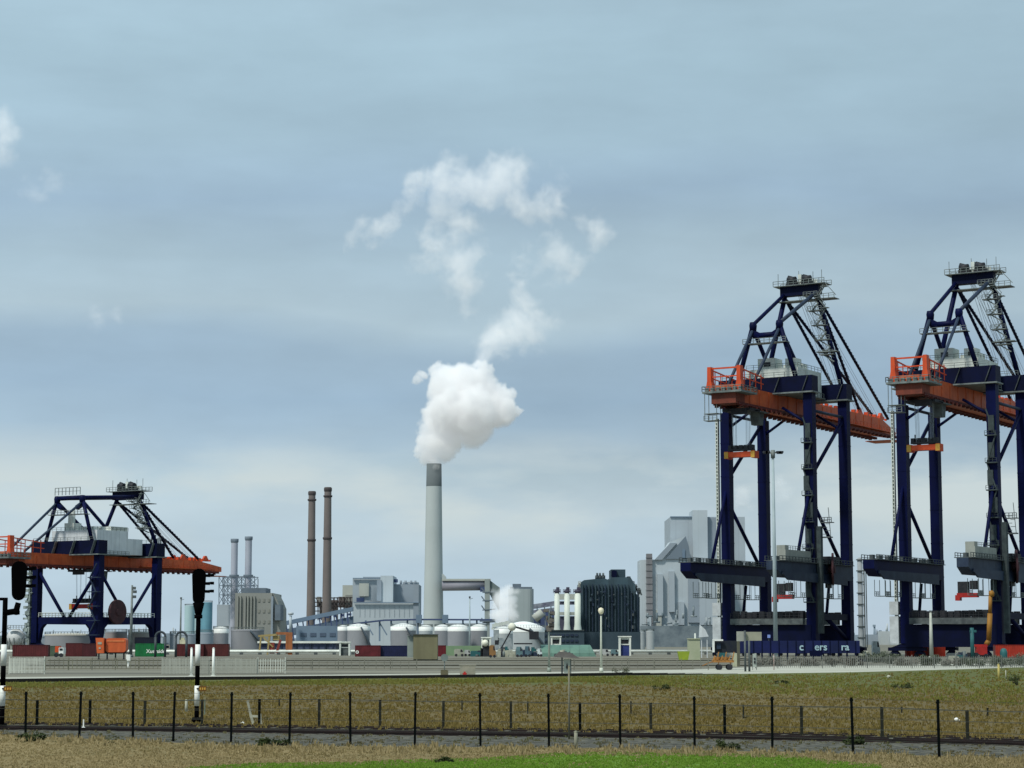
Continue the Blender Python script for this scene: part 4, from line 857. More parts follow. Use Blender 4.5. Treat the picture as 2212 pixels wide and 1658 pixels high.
# long low shed
t = thing('canopy_shed', 'long low shed with white roof edge left of the domed tanks', 'shed')
m = MB(); b = PB(556, 738, 1383, None, 700, 20); m.box(b[0]+.3, b[1]-2, 700.7, 719, 0, b[5]-1); m.build('wall', mat('shed_dark_blue', (.05, .065, .12), (.09, .11, .17), .25, .7, stripe=(5.1, .5, 0, .3)), t)
m = MB(); m.box(b[0], b[1], 700, 720, b[5]-.95, b[5]-.3); m.build('roof', palew if 'palew' in globals() else wl, t)
for i in range(12):
    x = b[0]+.6+(b[1]-b[0]-1.2)*i/11; m = MB(); m.box(x-.1, x+.1, 700.1, 700.4, 0, b[5]-.96); m.build('column', slate, t)
m = MB(); m.box(b[0]+2, b[1]-9, 700.2, 700.6, .2, .7); m.build('band', mat('band_grey', (.5, .55, .56), None, .4, .6), t)
# small white quay huts
for (u0, u1, vt, D, lab, doorc) in ((733, 756, 1386, 600, 'white framed two-storey quay cabin right of the long shed', galvd), (1190, 1212, 1374, 600, 'white quay cabin standing in front of the white cylinders', slate), (1337, 1363, 1374, 590, 'white portal hut with blue door in front of the dark building', mat('door_blue', (.03, .05, .2), None, 1, .6)), (1040, 1060, 1376, 560, 'small white cabin tower under the steam', galvd)):
    t = thing('quay_hut', lab, 'hut', group='white huts on the quay'); b = PB(u0, u1, vt, None, D, 3); x0, x1, z1 = b[0], b[1], b[5]; w = (x1-x0)*.14
    m = MB(); m.box(x0, x0+w, D, D+3, 0, z1-.3); m.box(x1-w, x1, D, D+3, 0, z1-.3); m.box(x0+w, x1-w, D+.6, D+3, z1*.55, z1-.3); m.build('frame', wl, t)
    m = MB(); m.box(x0-.15, x1+.15, D-.15, D+3.1, z1-.29, z1); m.build('roof', wl, t)
    m = MB(); m.box(x0+w, x1-w, D+.8, D+2.6, 0, z1*.54); m.build('door', doorc, t)
    m = MB(); m.box(x0+w*1.4, x1-w*1.4, D+.5, D+.58, z1*.62, z1*.82); m.build('window', darkm, t)
# olive hut
t = thing('equipment_hut', 'olive brown windowless hut with pale grey left part in the middle of the yard', 'hut')
m = MB(); m.box(*PB(893, 945, 1371, 1424, 440, 4)); m.build('wall', mat('olive_panel', (.2, .19, .11), (.17, .16, .095), .3, .8, streak=.25), t)
m = MB(); m.box(*PB(880, 892.8, 1373, 1420, 440.5, 3)); m.build('side_panel', mat('pale_side', (.26, .3, .27), (.2, .24, .23), .4, .7), t)
m = MB(); m.box(*PB(879, 946, 1369.6, 1370.8, 439.7, 4.6)); m.build('roof', galvd, t)
m = MB(); m.box(*PB(893, 945, 1424, None, 440.2, 3.6)); m.build('plinth', galvd, t)
# round sign and signal board at the road edge
t = thing('round_sign', 'grey back of a round sign on a brown box at the road edge', 'sign'); b = G(960, 1461); s = b.y/4633
m = MB(); m.tube((b.x, b.y-.05, 40*s), (b.x, b.y+.05, 40*s), 8*s, n=20); m.build('disc', mat('disc_grey', (.17, .21, .2), (.12, .15, .14), 1, .7), t)
m = MB(); m.tube((b.x, b.y+.1, 0), (b.x, b.y+.1, 40*s), .06, n=8); m.build('post', galv, t); m = MB(); m.box(b.x-8*s, b.x+8*s, b.y-.4, b.y+.4, 0, 13*s); m.box(b.x-7*s, b.x+6*s, b.y-.42, b.y+.42, 13*s, 14*s); m.build('box', mat('brown_box', (.15, .13, .08), (.11, .1, .06), 1, .8), t)
t = thing('information_board', 'board with a dark arrow under a small dark roof at the road edge', 'sign'); b = G(1222, 1456); s = b.y/4633
m = MB(); m.box(b.x-9.5*s, b.x-6*s, b.y, b.y+.2, 0, 36*s); m.box(b.x+10*s, b.x+12*s, b.y, b.y+.2, 0, 32*s); m.build('post', galvd, t)
m = MB(); m.box(b.x-4*s, b.x+9.8*s, b.y, b.y+.1, 2*s, 32*s); m.build('board', mat('board_pale', (.36, .4, .36), (.28, .33, .3), 1, .7), t)
m = MB(); m.prism([(0, 24*s), (-2*s, 17*s), (-2.6*s, 14*s), (0, 9*s), (2.6*s, 14*s), (2*s, 17*s)], (b.x+3*s, b.y-.05, 0), (1, 0, 0), (0, 0, 1), (0, 1, 0), .04); m.build('arrow', darkm, t)
m = MB(); m.hexa([(b.x-26*s,b.y-1,36*s),(b.x+30*s,b.y-1,34*s),(b.x+30*s,b.y+2,34*s),(b.x-26*s,b.y+2,36*s)], [(b.x-14*s,b.y-.5,48*s),(b.x+10*s,b.y-.5,46*s),(b.x+10*s,b.y+1.5,46*s),(b.x-14*s,b.y+1.5,48*s)]); m.build('roof', mat('board_roof', (.1, .095, .085), (.07, .065, .06), 1.2, .8), t)
m = MB(); b = G(985, 1461); m.cbox((b.x+1, b.y, .2), (.35, .3, .4)); m.cbox((b.x+1, b.y, .47), (.22, .2, .14)); m.cbox((b.x+1, b.y, .3), (.5, .16, .14)); m.build('hydrant', redp, None, 'small red hydrant at the road edge right of the round sign', 'hydrant')
m = MB(); b = G(1010, 1460); m.box(b.x-.9, b.x+.9, b.y, b.y+.5, 0, 1.2); m.box(b.x-1, b.x+1, b.y-.05, b.y+.55, 1.2, 1.3); m.build('electric_box', mat('box_pinkish', (.3, .28, .22), (.2, .2, .16), 1, .8), None, 'grey brown electric box at the road edge right of the red hydrant', 'box')
# green arched shelter, white spheres
t = thing('arched_shelter', 'low green arched shelter in front of the dark building', 'shelter'); D = 560
a = P(1168, HZ, D).x; b = P(1288, HZ, D).x; zz = P(1200, 1393, D).z; m = MB(); n = 10
prof = [(a, b)]; gr = mat('shelter_green', (.13, .25, .19), (.09, .18, .15), .3, .6, stripe=(2.5, .75, 0, .12))
for i in range(n):
    a0 = math.pi*i/n; a1 = math.pi*(i+1)/n
    y0, z0, y1, z1 = D+4-4*math.cos(a0), zz*math.sin(a0), D+4-4*math.cos(a1), zz*math.sin(a1)
    m.add([(a, y0, z0), (b-(zz-z0)*0-(z0*.5), y0, z0), (b-z1*.5, y1, z1), (a, y1, z1)], [(0, 1, 2, 3)], True)
m.build('arched_roof', gr, t); m = MB(); m.hexa([(b-.1, D, 0), (b+.02, D, 0), (b+.02, D+8, 0), (b-.1, D+8, 0)], [(b-zz*.5-.1, D+3, zz-.1), (b-zz*.5, D+3, zz-.1), (b-zz*.5, D+5, zz-.1), (b-zz*.5-.1, D+5, zz-.1)]); m.build('end_wall', slate, t)
m = MB(); m.box(*PB(960, 1046, 1395, None, 600, 5)); m.build('green_screen', mat('screen_green', (.2, .3, .17), (.16, .25, .15), .4, .7), None, 'long low green screen left of the white sphere', 'screen')
for u, v, D, r, lab in ((1048, 1389, 560, .9, 'bright white ball on a dark stand in the yard'), (1106, 1354, 560, 1.05, 'bright white ball on a crane arm in front of the steam')):
    t = thing('white_ball', lab, 'ball', P(u, v, D)); m = MB(); m.lathe((0, 0, 0), [(r*math.cos(R(-90+i*15))+.001, r*math.sin(R(-90+i*15))) for i in range(13)], 18); m.build('ball', mat('ball_white_%d' % u, (.85, .85, .7), None, 1, .5), t)
    m = MB(); z = -P(u, v, D).z
    if u == 1048:
        for a in (-1.3, -.3, .6, 1.4): m.beam((a*.4, .3, -.6), (a, .3, z), .2)
        m.box(-1.2, 1.0, 0, .8, z, z+2.2); m.box(-.8, .8, 0, .8, z+2.3, z+2.9)
    else: m.beam((0, .4, -.5), (-4, .4, z), .35); m.beam((.8, .4, 0), (5.5, .4, -1.4), .5); m.box(4.5, 7, 0, .8, -3.3, -1.2)
    m.build('stand', darkm, t)
# excavator-like machines and small vehicles in the yard
t = thing('dock_machine', 'grey mobile harbour machine with a slanted arm before the big domed tank', 'machine'); D = 580; s = D/4633
X = lambda u: P(u, HZ, D).x
Z = lambda v: P(1100, v, D).z
m = MB(); m.box(X(1066), X(1078), D, D+3, Z(1405), Z(1360)); m.hexa([(X(1080),D,Z(1402)),(X(1108),D,Z(1402)),(X(1108),D+3,Z(1402)),(X(1080),D+3,Z(1402))], [(X(1076),D,Z(1378)),(X(1104),D,Z(1378)),(X(1104),D+3,Z(1378)),(X(1076),D+3,Z(1378))]); m.build('body', mat('machine_grey', (.4, .44, .44), (.2, .24, .26), .8, .6), t)
m = MB(); m.beam((X(1063), D+1, Z(1352)), (X(1100), D+1, Z(1344)), .9); m.beam((X(1063), D+1, Z(1360)), (X(1072), D+1, Z(1345)), .7); m.build('boom_arm', housew, t)
m = MB(); m.box(X(1069), X(1077), D-.1, D, Z(1392), Z(1383)); m.box(X(1110), X(1150), D+1, D+2, Z(1392), Z(1389)); m.box(X(1078), X(1086), D-.2, D+2, Z(1410), Z(1402)); m.build('window_band', darkm, t)
rnd = random.Random(21)
cl = [((.36, .37, .3), 'pale beige'), ((.09, .16, .2), 'teal blue'), ((.5, .52, .5), 'white'), ((.14, .24, .26), 'grey teal'), ((.3, .16, .06), 'tan orange'), ((.62, .7, .7), 'bright white')]
spots = [(1064, 1394, 14, 4), (1094, 1396, 0, 2), (1106, 1397, 0, 0), (1122, 1397, 14, 3), (1140, 1396, 12, 1), (1152, 1398, 0, 3), (1166, 1401, 10, 5), (992, 1402, 22, 0), (1010, 1404, 14, 2), (1306, 1402, 22, 2), (1328, 1403, 16, 3), (1858, 1404, 0, 0), (1893, 1385, 16, 5), (1870, 1408, 14, 3)]
for i, (u, v, w, ci) in enumerate(spots):
    if not w: continue
    D = 520+i*6; b = PB(u-w/2, u+w/2, v, None, D, 2.2); L = b[1]-b[0]; x0, H = b[0], b[5]; c, cn = cl[ci]
    t = thing('parked_van', f'{cn} small van, {["first","second","third","fourth","fifth","sixth","seventh"][i]+" from the left below the steam cloud" if i < 7 else ["in the yard right of the olive hut","beside the white ball stand on its left","left of the blue door hut","just left of the blue door hut","","parked on the bank between the two tall cranes","in scrub right of the tall crane base"][i-7]}', 'van', (x0, D, 0), 0, 'small vehicles in the yard')
    mt = mat('van_paint_%d' % i, c, tuple(k*.7 for k in c), .8, .5)
    m = MB(); m.prism([(0, .4), (L, .4), (L, H*.55), (L*.92, H*.6), (L*.8, H), (L*.06, H), (0, H*.8)][::-1], (0, 0, 0), (1, 0, 0), (0, 0, 1), (0, 1, 0), 2); m.build('body', mt, t)
    m = MB(); m.prism([(L*.62, H*.6), (L*.88, H*.6), (L*.78, H*.93), (L*.62, H*.93)][::-1], (0, -.03, 0), (1, 0, 0), (0, 0, 1), (0, 1, 0), .03); m.build('window', darkm, t)
    for f in (.2, .8): m = MB(); m.tube((L*f, -.06, .36), (L*f, .2, .36), .36, n=10); m.build('wheel', darkm, t)
# right crane: teal machine, boom lift, misc
t = thing('boom_lift', 'orange yellow boom lift arm standing before the right crane leg', 'boom lift'); D = 500
X = lambda u: P(u, HZ, D).x
Z = lambda v: P(2130, v, D).z
yb = mat('boom_yellow', (.32, .15, .02), (.22, .1, .015), .6, .6, streak=.3)
m = MB(); m.tube((X(2136), D, Z(1385)), (X(2140), D, Z(1325)), .6, n=10); m.tube((X(2140), D, Z(1326)), (X(2142), D, Z(1287)), .45, n=10); m.tube((X(2130), D, Z(1393)), (X(2136), D, Z(1384)), .6, n=10); m.build('arm', yb, t)
m = MB(); m.lathe((X(2144.5), D, Z(1290)), [(.01, 0), (.6, .2), (.7, 1.0), (.4, 1.5), (.01, 1.6)], 12); m.build('basket', yb, t)
m = MB(); m.box(X(2104), X(2132), D-.6, D+1, Z(1397), Z(1392)); m.box(X(2108), X(2130), D-1, D+1.4, .8, Z(1397)); m.build('chassis', redp, t)
for u in (2110, 2127): m = MB(); m.tube((X(u), D-1.2, .55), (X(u), D-.6, .55), .55, n=12); m.build('wheel', darkm, t)
tl = mat('teal_paint', (.03, .14, .14), (.02, .09, .1), .6, .6)
t = thing('teal_pump', 'teal pipe stand in front of the right crane base', 'pump'); D = 490; m = MB(); m.tube((P(2100, HZ, D).x, D, 0), (P(2100, HZ, D).x, D, P(2100, 1356, D).z), .45, n=10); m.box(P(2096, HZ, D).x, P(2109, HZ, D).x, D-.4, D+.4, P(2100, 1366, D).z, P(2100, 1361, D).z); m.build('standpipe', tl, t); m = MB(); m.box(P(2090, HZ, D).x, P(2112, HZ, D).x, D, D+1, 0, 1.4); m.build('base', darkm, t)
m = MB(); m.lathe((P(2166-60, HZ, 498).x+6.6, 498, 0), [(.8, 0), (.9, 1.4), (.6, 2.2), (.01, 2.4)], 12); m.build('teal_hopper', tl, None, 'small teal hopper at the foot of the right crane leg', 'hopper')
m = MB(); b = PB(1487, 1512, 1381, None, 460, 3); m.box(*b); m.box(b[0]-.1, b[1]+.1, 459.8, 463.2, b[5]+.002, b[5]+.2); m.build('beige_hut', mat('hut_beige', (.4, .42, .3), (.33, .37, .24), .4, .8), None, 'plain beige hut beside the yellow green skip, left of the tall crane', 'hut')
m = MB(); b = PB(1464, 1490, 1407, None, 440, 2); m.hexa([(b[0]+.4,440,0),(b[1]-.4,440,0),(b[1]-.4,442,0),(b[0]+.4,442,0)], [(b[0],440,b[5]),(b[1],440,b[5]),(b[1],442,b[5]),(b[0],442,b[5])]); m.build('skip', mat('lime_paint', (.3, .38, .03), (.22, .3, .03), .8, .6), None, 'yellow green skip at the end of the white pipeline', 'skip')
m = MB(); D = 520; m.prism([(P(1511, HZ, D).x, P(1511, 1377, D).z), (P(1531, HZ, D).x, P(1511, 1375, D).z), (P(1524, HZ, D).x, P(1511, 1360, D).z), (P(1513, HZ, D).x, P(1511, 1350, D).z)][::-1], (0, D, 0), (1, 0, 0), (0, 0, 1), (0, 1, 0), 2)
m.box(P(1515, HZ, D).x, P(1516.5, HZ, D).x, D+.4, D+.8, 0, P(1511, 1376, D).z); m.box(P(1527, HZ, D).x, P(1528.5, HZ, D).x, D+.4, D+.8, 0, P(1511, 1376, D).z); m.build('conveyor_hopper', houseg, None, 'pale triangular hopper left of the tall crane leg', 'hopper')
m = MB(); m.box(*PB(1500, 1503, 1368, 1382, 462, .5)); m.box(*PB(1500.5, 1502.5, 1382, None, 462.1, .3)); m.build('white_post', whitep, None, 'short white post on the roof line of the beige hut', 'post')

rnd = random.Random(77)
for j, (u, v, w_, D, lab) in enumerate([(1094, 1392, 22, 545, 'jumble of grey green crates and pipes under the mobile harbour machine'), (1124, 1394, 20, 560, 'heap of pale and teal equipment before the biggest domed tank'), (1150, 1395, 20, 575, 'low pile of grey blue crates right of the domed tank'), (1034, 1399, 18, 560, 'dark grey equipment heap left of the white ball stand'),
        (1218, 1400, 22, 540, 'pile of brown and grey gear before the white cylinders'), (1880, 1404, 26, 420, 'pale grey rubble and boards between the two tall cranes'), (2075, 1400, 40, 470, 'jumble of dark blue and grey gear under the right crane'), (1565, 1396, 18, 520, 'dark gear stacked behind the rusty trailer')]):
    p = P(u, HZ, D); t = thing('equipment_pile', lab, 'equipment', (p.x, D, 0), 0, 'equipment piles in the yard'); s_ = D/4633; H = P(u, v, D).z
    mts = [galv, galvd, tl, hz2, palep, darkm, olive_, slate] if 'olive_' in globals() else [galv, galvd, tl, palep, darkm, slate, backm]
    for i in range(16):
        x = rnd.uniform(-.5, .5)*w_*s_; a = rnd.uniform(.4, 1.3); h_ = H*rnd.uniform(.25, 1)*(1-abs(x)/(w_*s_)*.8); y = rnd.uniform(0, 4); z0 = 0 if i < 9 else H*.35; m = MB()
        k = rnd.random()
        if k < .55: m.box(x-a, x+a, y, y+a, 0, h_*.8); m.box(x-a*.9, x+a*.4, y+.1, y+a*.8, h_*.8, h_)
        elif k < .8: m.beam((x-a, y, .1), (x+a*rnd.uniform(-1, 1.5), y+.3, h_), .16)
        else: m.tube((x, y, 0), (x, y, h_), a*.35, n=9)
        m.build('crate' if k < .55 else ('strut' if k < .8 else 'drum'), rnd.choice(mts), t)
# faint rails and kerbs lying across the yard
for j, (v, nm) in enumerate([(1446, 'yard_kerb'), (1439, 'yard_kerb'), (1433, 'yard_kerb'), (1428, 'yard_kerb'), (1424, 'yard_kerb')]):
    a = G(-100, v); m = MB(); m.box(-70-j*8, 26+j*14, a.y, a.y+.5, 0, .22); m.build(nm, mat('kerb_yard_%d' % j, (.09, .09, .07) if j % 2 else (.26, .25, .2), None, .2, .9), None, '%s kerb line crossing the yard, %s the pale road' % (['pale', 'dark', 'pale', 'dark', 'pale'][j], ['nearest to', 'second beyond', 'third beyond', 'fourth beyond', 'farthest from'][j]), 'kerb', 'kerb lines across the yard')

palisade('long faint grey mesh fence in front of the scrub below both tall cranes', 1632, 2260, 1416, 318, mat('mesh_grey', (.2, .21, .19), (.13, .14, .13), .2, .8, lo=.4, hi=.6), .3, w=.05)
# ------------------------------------------------------------------ power plant and refinery beyond, distance haze mixed into their base colours
hz1 = mat('plant_grey_hazed', (0.390, 0.448, 0.488), (0.351, 0.403, 0.442), .03, .8, stripe=(9, .9, 0, .12), streak=.12)
hz1b = mat('plant_pale_grey_hazed', (0.468, 0.527, 0.559), (0.416, 0.474, 0.507), .03, .8, stripe=(7, .93, 0, .1), streak=.1)
hz1d = mat('plant_dark_grey_hazed', (0.286, 0.338, 0.384), (0.247, 0.293, 0.338), .03, .8, streak=.15)
hz2 = mat('conveyor_blue_hazed', (0.176, 0.243, 0.317), (0.121, 0.176, 0.243), .05, .8)
hz3 = mat('deep_blue_plant', (0.056, 0.080, 0.176), (0.048, 0.072, 0.144), .05, .8)  # deep blue of the pipe bridge, trestle and openings
cream = mat('plant_cream', (.45, .47, .42), (.4, .42, .38), .05, .8)
olive = mat('plant_olive', (.285, .295, .27), (.25, .26, .24), .04, .85, streak=.2)
olived = mat('plant_olive_rib', (.33, .345, .31), None, .04, .85)
roofw = mat('tank_roof', (.9, .92, .88), (.8, .83, .8), .06, .5)
tankm = mat('tank_shell', (0.294, 0.306, 0.325), (0.237, 0.250, 0.269), .05, .7, streak=.3)
tankl = mat('tank_shell_light', (0.494, 0.533, 0.533), (0.390, 0.429, 0.442), .06, .7, streak=.3)
tealm = mat('teal_tank', (0.150, 0.338, 0.413), (0.112, 0.250, 0.325), .05, .6)
teall = mat('teal_tank_light', (0.413, 0.562, 0.575), (0.350, 0.500, 0.525), .05, .6)
brownc = mat('brown_concrete', (0.194, 0.169, 0.156), (0.150, 0.131, 0.125), .03, .85, streak=.3)
brownd = mat('brown_ring', (.07, .06, .06), None, .1, .8)
violet = mat('duct_violet', (.34, .34, .38), (.28, .28, .33), .04, .6)
lattm = mat('lattice_steel', (0.150, 0.188, 0.225), (0.105, 0.135, 0.165), .1, .7)
darkb = mat('dark_green_panel', (0.06, 0.105, 0.13), (0.03, 0.06, 0.08), .12, .7, stripe=(8.3, .6, 0, .3), streak=.5)
darkb2 = mat('dark_slate_panel', (0.048, 0.077, 0.096), (0.032, 0.054, 0.072), .06, .7, streak=.3)
def bpart(t, name, mt, *a, **k): m = MB(); m.box(*PB(*a, **k)); return m.build(name, mt, t)
def windows(par, u0, u1, v0, v1, D, nx, nz_, mt, name='window', fx=.5, fz=.5):
    m = MB(); m = None
    for i in range(nx):
        for j in range(nz_):
            a = u0+(u1-u0)*(i+.5-fx/2)/nx; b = u0+(u1-u0)*(i+.5+fx/2)/nx; c = v0+(v1-v0)*(j+.5-fz/2)/nz_; d = v0+(v1-v0)*(j+.5+fz/2)/nz_
            q = MB(); q.box(*PB(a, b, c, d, D-.4, .39)); q.build(name, mt, par)
def chimney(label, u, vtop, vbase, r0, r1, D, mt, rings=(), cap=None, capmt=None, name='chimney', group=None):
    z = P(u, vtop, D).z; b = P(u, HZ, D); t = thing(name, label, 'chimney', (b.x, D, 0), 0, group)
    s = D/4633; R0, R1 = r0*s, r1*s
    m = MB(); zc = z if cap is None else P(u, cap, D).z
    rc = R0+(R1-R0)*zc/z
    m.lathe((0, 0, 0), [(R0*1.0, 0), (R0+(R1-R0)*.5-.0, zc*.5), (rc, zc)], 48); m.build('shaft', mt, t)
    if cap is not None:
        m = MB(); m.lathe((0, 0, 0), [(rc, zc), (R1, z), (R1*.8, z), (R1*.78, z-6), (.01, z-6)], 48); m.build('cap_band', capmt, t)
    for v, rr, hh in rings:
        zz = P(u, v, D).z; m = MB(); m.lathe((0, 0, zz), [(rr*s*.92, -hh), (rr*s, -hh*.4), (rr*s, hh), (rr*s*.9, hh)], 32); m.build('ring_platform', brownd if mt is brownc else lattm, t)
    return t
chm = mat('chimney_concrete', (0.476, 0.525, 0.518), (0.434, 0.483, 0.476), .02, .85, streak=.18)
chc = mat('chimney_dark_cap', (0.137, 0.163, 0.169), (0.117, 0.137, 0.143), .04, .8)
t = chimney('tall pale grey concrete chimney with dark top band, giving off the steam plume', 936, 1002, 1355, 22.8, 16.2, 2200, chm, (), 1051, chc)
m = MB(); s = 2200/4633; zc = P(936, 1258, 2200).z; m.hexa([(10*s, -9*s, zc-16*s), (21*s, -9*s, zc-16*s), (21*s, 9*s, zc-16*s), (10*s, 9*s, zc-16*s)], [(10*s, -9*s, zc-11*s), (27*s, -9*s, zc-11*s), (27*s, 9*s, zc-11*s), (10*s, 9*s, zc-11*s)]); m.box(10*s, 27*s, -9*s, 9*s, zc-11*s+.01, zc+12*s); m.hexa([(10*s, -9*s, zc+12*s+.01), (27*s, -9*s, zc+12*s+.01), (27*s, 9*s, zc+12*s+.01), (10*s, 9*s, zc+12*s+.01)], [(10*s, -9*s, zc+18*s), (21*s, -9*s, zc+18*s), (21*s, 9*s, zc+18*s), (10*s, 9*s, zc+18*s)]); m.build('duct_collar', chm, t)
gp = 'twin brown chimneys'
chimney('left of the two brown chimneys, slightly shorter', 670.5, 1061, 1330, 9.6, 7.4, 1900, brownc, [(1167, 9.6, 1), (1066, 8.6, 1.6), (1080, 9.6, .8)], name='brown_chimney', group=gp)
chimney('right of the two brown chimneys, slightly taller', 705, 1052.5, 1330, 10.6, 7.6, 1850, brownc, [(1163, 10.2, 1), (1058, 8.8, 1.6), (1072, 9.8, .8)], name='brown_chimney', group=gp)
silver = mat('silver_flue', (0.429, 0.455, 0.520), (0.351, 0.377, 0.442), .06, .5, streak=.2)
for u, vt, lab in ((503.5, 1165, 'left silver flue stack rising from the lattice frame'), (534, 1160, 'right silver flue stack, the taller one, in the lattice frame')):
    t = chimney(lab, u, vt, 1300, 7.6, 7.2, 1500, silver, [(1168 if u < 510 else 1163, 8.6, 1.3), (1244, 10.5, .8)], name='flue_stack', group='silver flue stacks')
t = thing('lattice_frame', 'open steel lattice frame around the two silver flue stacks', 'steel frame'); D = 1492; m = MB()
def px(u, v, D, dy=0): p = P(u, v, D); p.y += dy; return p
for dy in (0, 20):
    for u in (473, 484, 500, 514, 530, 550): m.beam(px(u, 1306, D, dy), px(u, 1245 if u < 540 else 1248, D, dy), .55)
    for v in (1246, 1265, 1285): m.beam(px(472, v, D, dy), px(551, v-.8, D, dy), .5)
    for k, (u0, u1) in enumerate(((473, 484), (484, 500), (500, 514), (514, 530), (530, 550))):
        for v0, v1 in ((1246, 1265), (1265, 1285), (1285, 1305)): m.beam(px(u0, v0, D, dy), px(u1, v1, D, dy), .35); m.beam(px(u1, v0, D, dy), px(u0, v1, D, dy), .35)
m.build('lattice', lattm, t)
t = thing('boiler_building', 'olive grey boiler building with vertical ribs below the silver stacks', 'building')
bpart(t, 'side_wall', hz1, 469, 510, 1306, None, 1500, 40); bpart(t, 'main_wall', olive, 508, 588, 1281, None, 1480, 60)
bpart(t, 'roof_parapet', lattm, 523, 574, 1270, 1280.9, 1482, 30)
q = MB(); q.prism([(P(588, HZ, 1480).x, 0), (P(605, HZ, 1480).x, 0), (P(604, HZ, 1480).x, P(600, 1314, 1480).z), (P(597, HZ, 1480).x, P(600, 1297, 1480).z), (P(588, HZ, 1480).x, P(600, 1281, 1480).z)][::-1], (0, 1482, 0), (1, 0, 0), (0, 0, 1), (0, 1, 0), 40); q.build('lean_to', olive, t)
for u in (512, 518, 528, 534, 541, 548): q = MB(); q.box(*PB(u, u+3, 1287, None, 1478.5, 1.49)); q.build('rib', olived if u % 4 else olive, t)
windows(t, 554, 586, 1285, 1355, 1480, 3, 3, mat('olive_louvre', (.25, .255, .22), (.22, .225, .2), .05, .8), 'louvre', .4, .3)
bpart(t, 'dark_annex', lattm, 594, 606, 1306, 1340, 1478, 20); bpart(t, 'stair_tower', hz1d, 586, 590, 1288, None, 1478.6, 8)
# tanks
def tank(label, u0, u1, vt, D, mt, dome=.0, vb=None, name='storage_tank', roof=roofw, group='storage tanks', stair=False):
    x0, x1 = P(u0, HZ, D).x, P(u1, HZ, D).x; r = (x1-x0)/2; zt = P((u0+u1)/2, vt, D).z; t = thing(name, label, 'storage tank', ((x0+x1)/2, D+r, 0), 0, group)
    zw = zt-r*dome; m = MB(); m.lathe((0, 0, 0), [(r, 0), (r, zw)], 48); m.build('shell', mt, t)
    m = MB(); pr = [(r*1.012, zw-(1.3 if roof is roofw else .15)), (r*1.012, zw+.35)]
    for i in range(1, 7): a = i/6; pr.append((r*(1-a)+.01, zw+.35+r*dome*math.sin(a*math.pi/2)))
    m.lathe((0, 0, 0), pr, 48); m.build('roof', roof, t)
    m = MB()
    for k in range(0, 48): 
        a0 = 2*math.pi*k/48; a1 = 2*math.pi*(k+1)/48; z = zw+1.3
        m.beam((r*math.cos(a0), r*math.sin(a0), z), (r*math.cos(a1), r*math.sin(a1), z), .12); m.beam((r*math.cos(a0), r*math.sin(a0), zw+.3), (r*math.cos(a0), r*math.sin(a0), z), .1)
    m.build('rim_rail', galv, t)
    if stair:
        m = MB()
        for k in range(14): a0 = R(-75+k*4.5*stair); a1 = R(-75+(k+1)*4.5*stair); m.beam(((r+.7)*math.cos(a0), (r+.7)*math.sin(a0), zw-zw*k/14), ((r+.7)*math.cos(a1), (r+.7)*math.sin(a1), zw-zw*(k+1)/14), 1.0, .5)
        m.build('spiral_stair', lattm, t)
    return t
tank('grey tank with a bright white roof left of the boiler building', 458, 491, 1354.5, 800, tankm, .35)
tank('broad dull grey tank in front of the olive boiler building', 494, 566, 1361, 820, tankm, .03, roof=tankm, stair=1)
tank('grey tank with white dome, leftmost of the domed row beside the long shed', 728, 752, 1352, 900, tankm, .3)
tank('wide grey tank with white dome in front of the turbine hall', 748, 797, 1348.5, 860, tankm, .26, stair=1)
tank('white domed tank right of the conveyor legs, before the turbine hall', 842, 897, 1348, 880, tankm, .26, stair=1)
tank('small white domed tank at the left foot of the big chimney', 904, 934, 1351.5, 850, tankl, .3)
tank('white domed tank covering the right foot of the big chimney', 938, 972, 1350.5, 860, tankm, .3)
tank('white domed grey tank left of the thin mast', 966, 1013, 1350, 830, tankm, .27)
tank('white domed grey tank between the thin mast and the duct tower', 1016, 1052, 1350, 840, tankm, .3)
tank('biggest pale tank with a high white dome in front of the steam', 1085, 1177, 1344, 780, tankl, .3, stair=1)
tank('lower white topped tank at the left shoulder of the biggest tank', 1068, 1108, 1355, 740, tankl, .28)
tank('left teal green cylinder far behind the striped signal', 396, 418, 1309, 1300, teall, .02, roof=teall)
tank('right teal blue cylinder just right of the striped signal', 431, 456, 1302, 1300, tealm, .02, roof=tealm)
tank('pale teal cylinder half hidden by the signal post', 418, 432, 1307, 1320, teall, .02, roof=teall)
tank('long low grey tank right of the left crane leg', 362, 424, 1371, 780, hz1, .02, roof=hz1d)
tank('low grey tank behind the striped signal', 420, 458, 1368, 770, hz1d, .02, roof=hz1d)
tank('small pale dome tank at the foot of the grey refinery block, left', 1376, 1394, 1364, 1000, tankl, .3, roof=tankl)
tank('small pale dome tank at the foot of the grey refinery block, right', 1396, 1414, 1362, 1000, tankl, .3, roof=tankl)
tank('wide dull tank seen between the left crane legs', 86, 190, 1369, 820, tankm, .06, roof=mat('tank_roof_dull', (.34, .34, .35), (.5, .48, .38), .04, .6))
tank('pinkish grey low tank between the right legs of the left crane', 222, 270, 1366, 800, mat('tank_pink', (.34, .31, .3), (.28, .26, .26), .05, .7), .02, roof=tankm)
tank('cream grey low tank just inside the right leg of the left crane', 272, 326, 1366, 790, mat('tank_cream', (.42, .4, .35), (.34, .32, .3), .05, .7), .05, roof=cream)
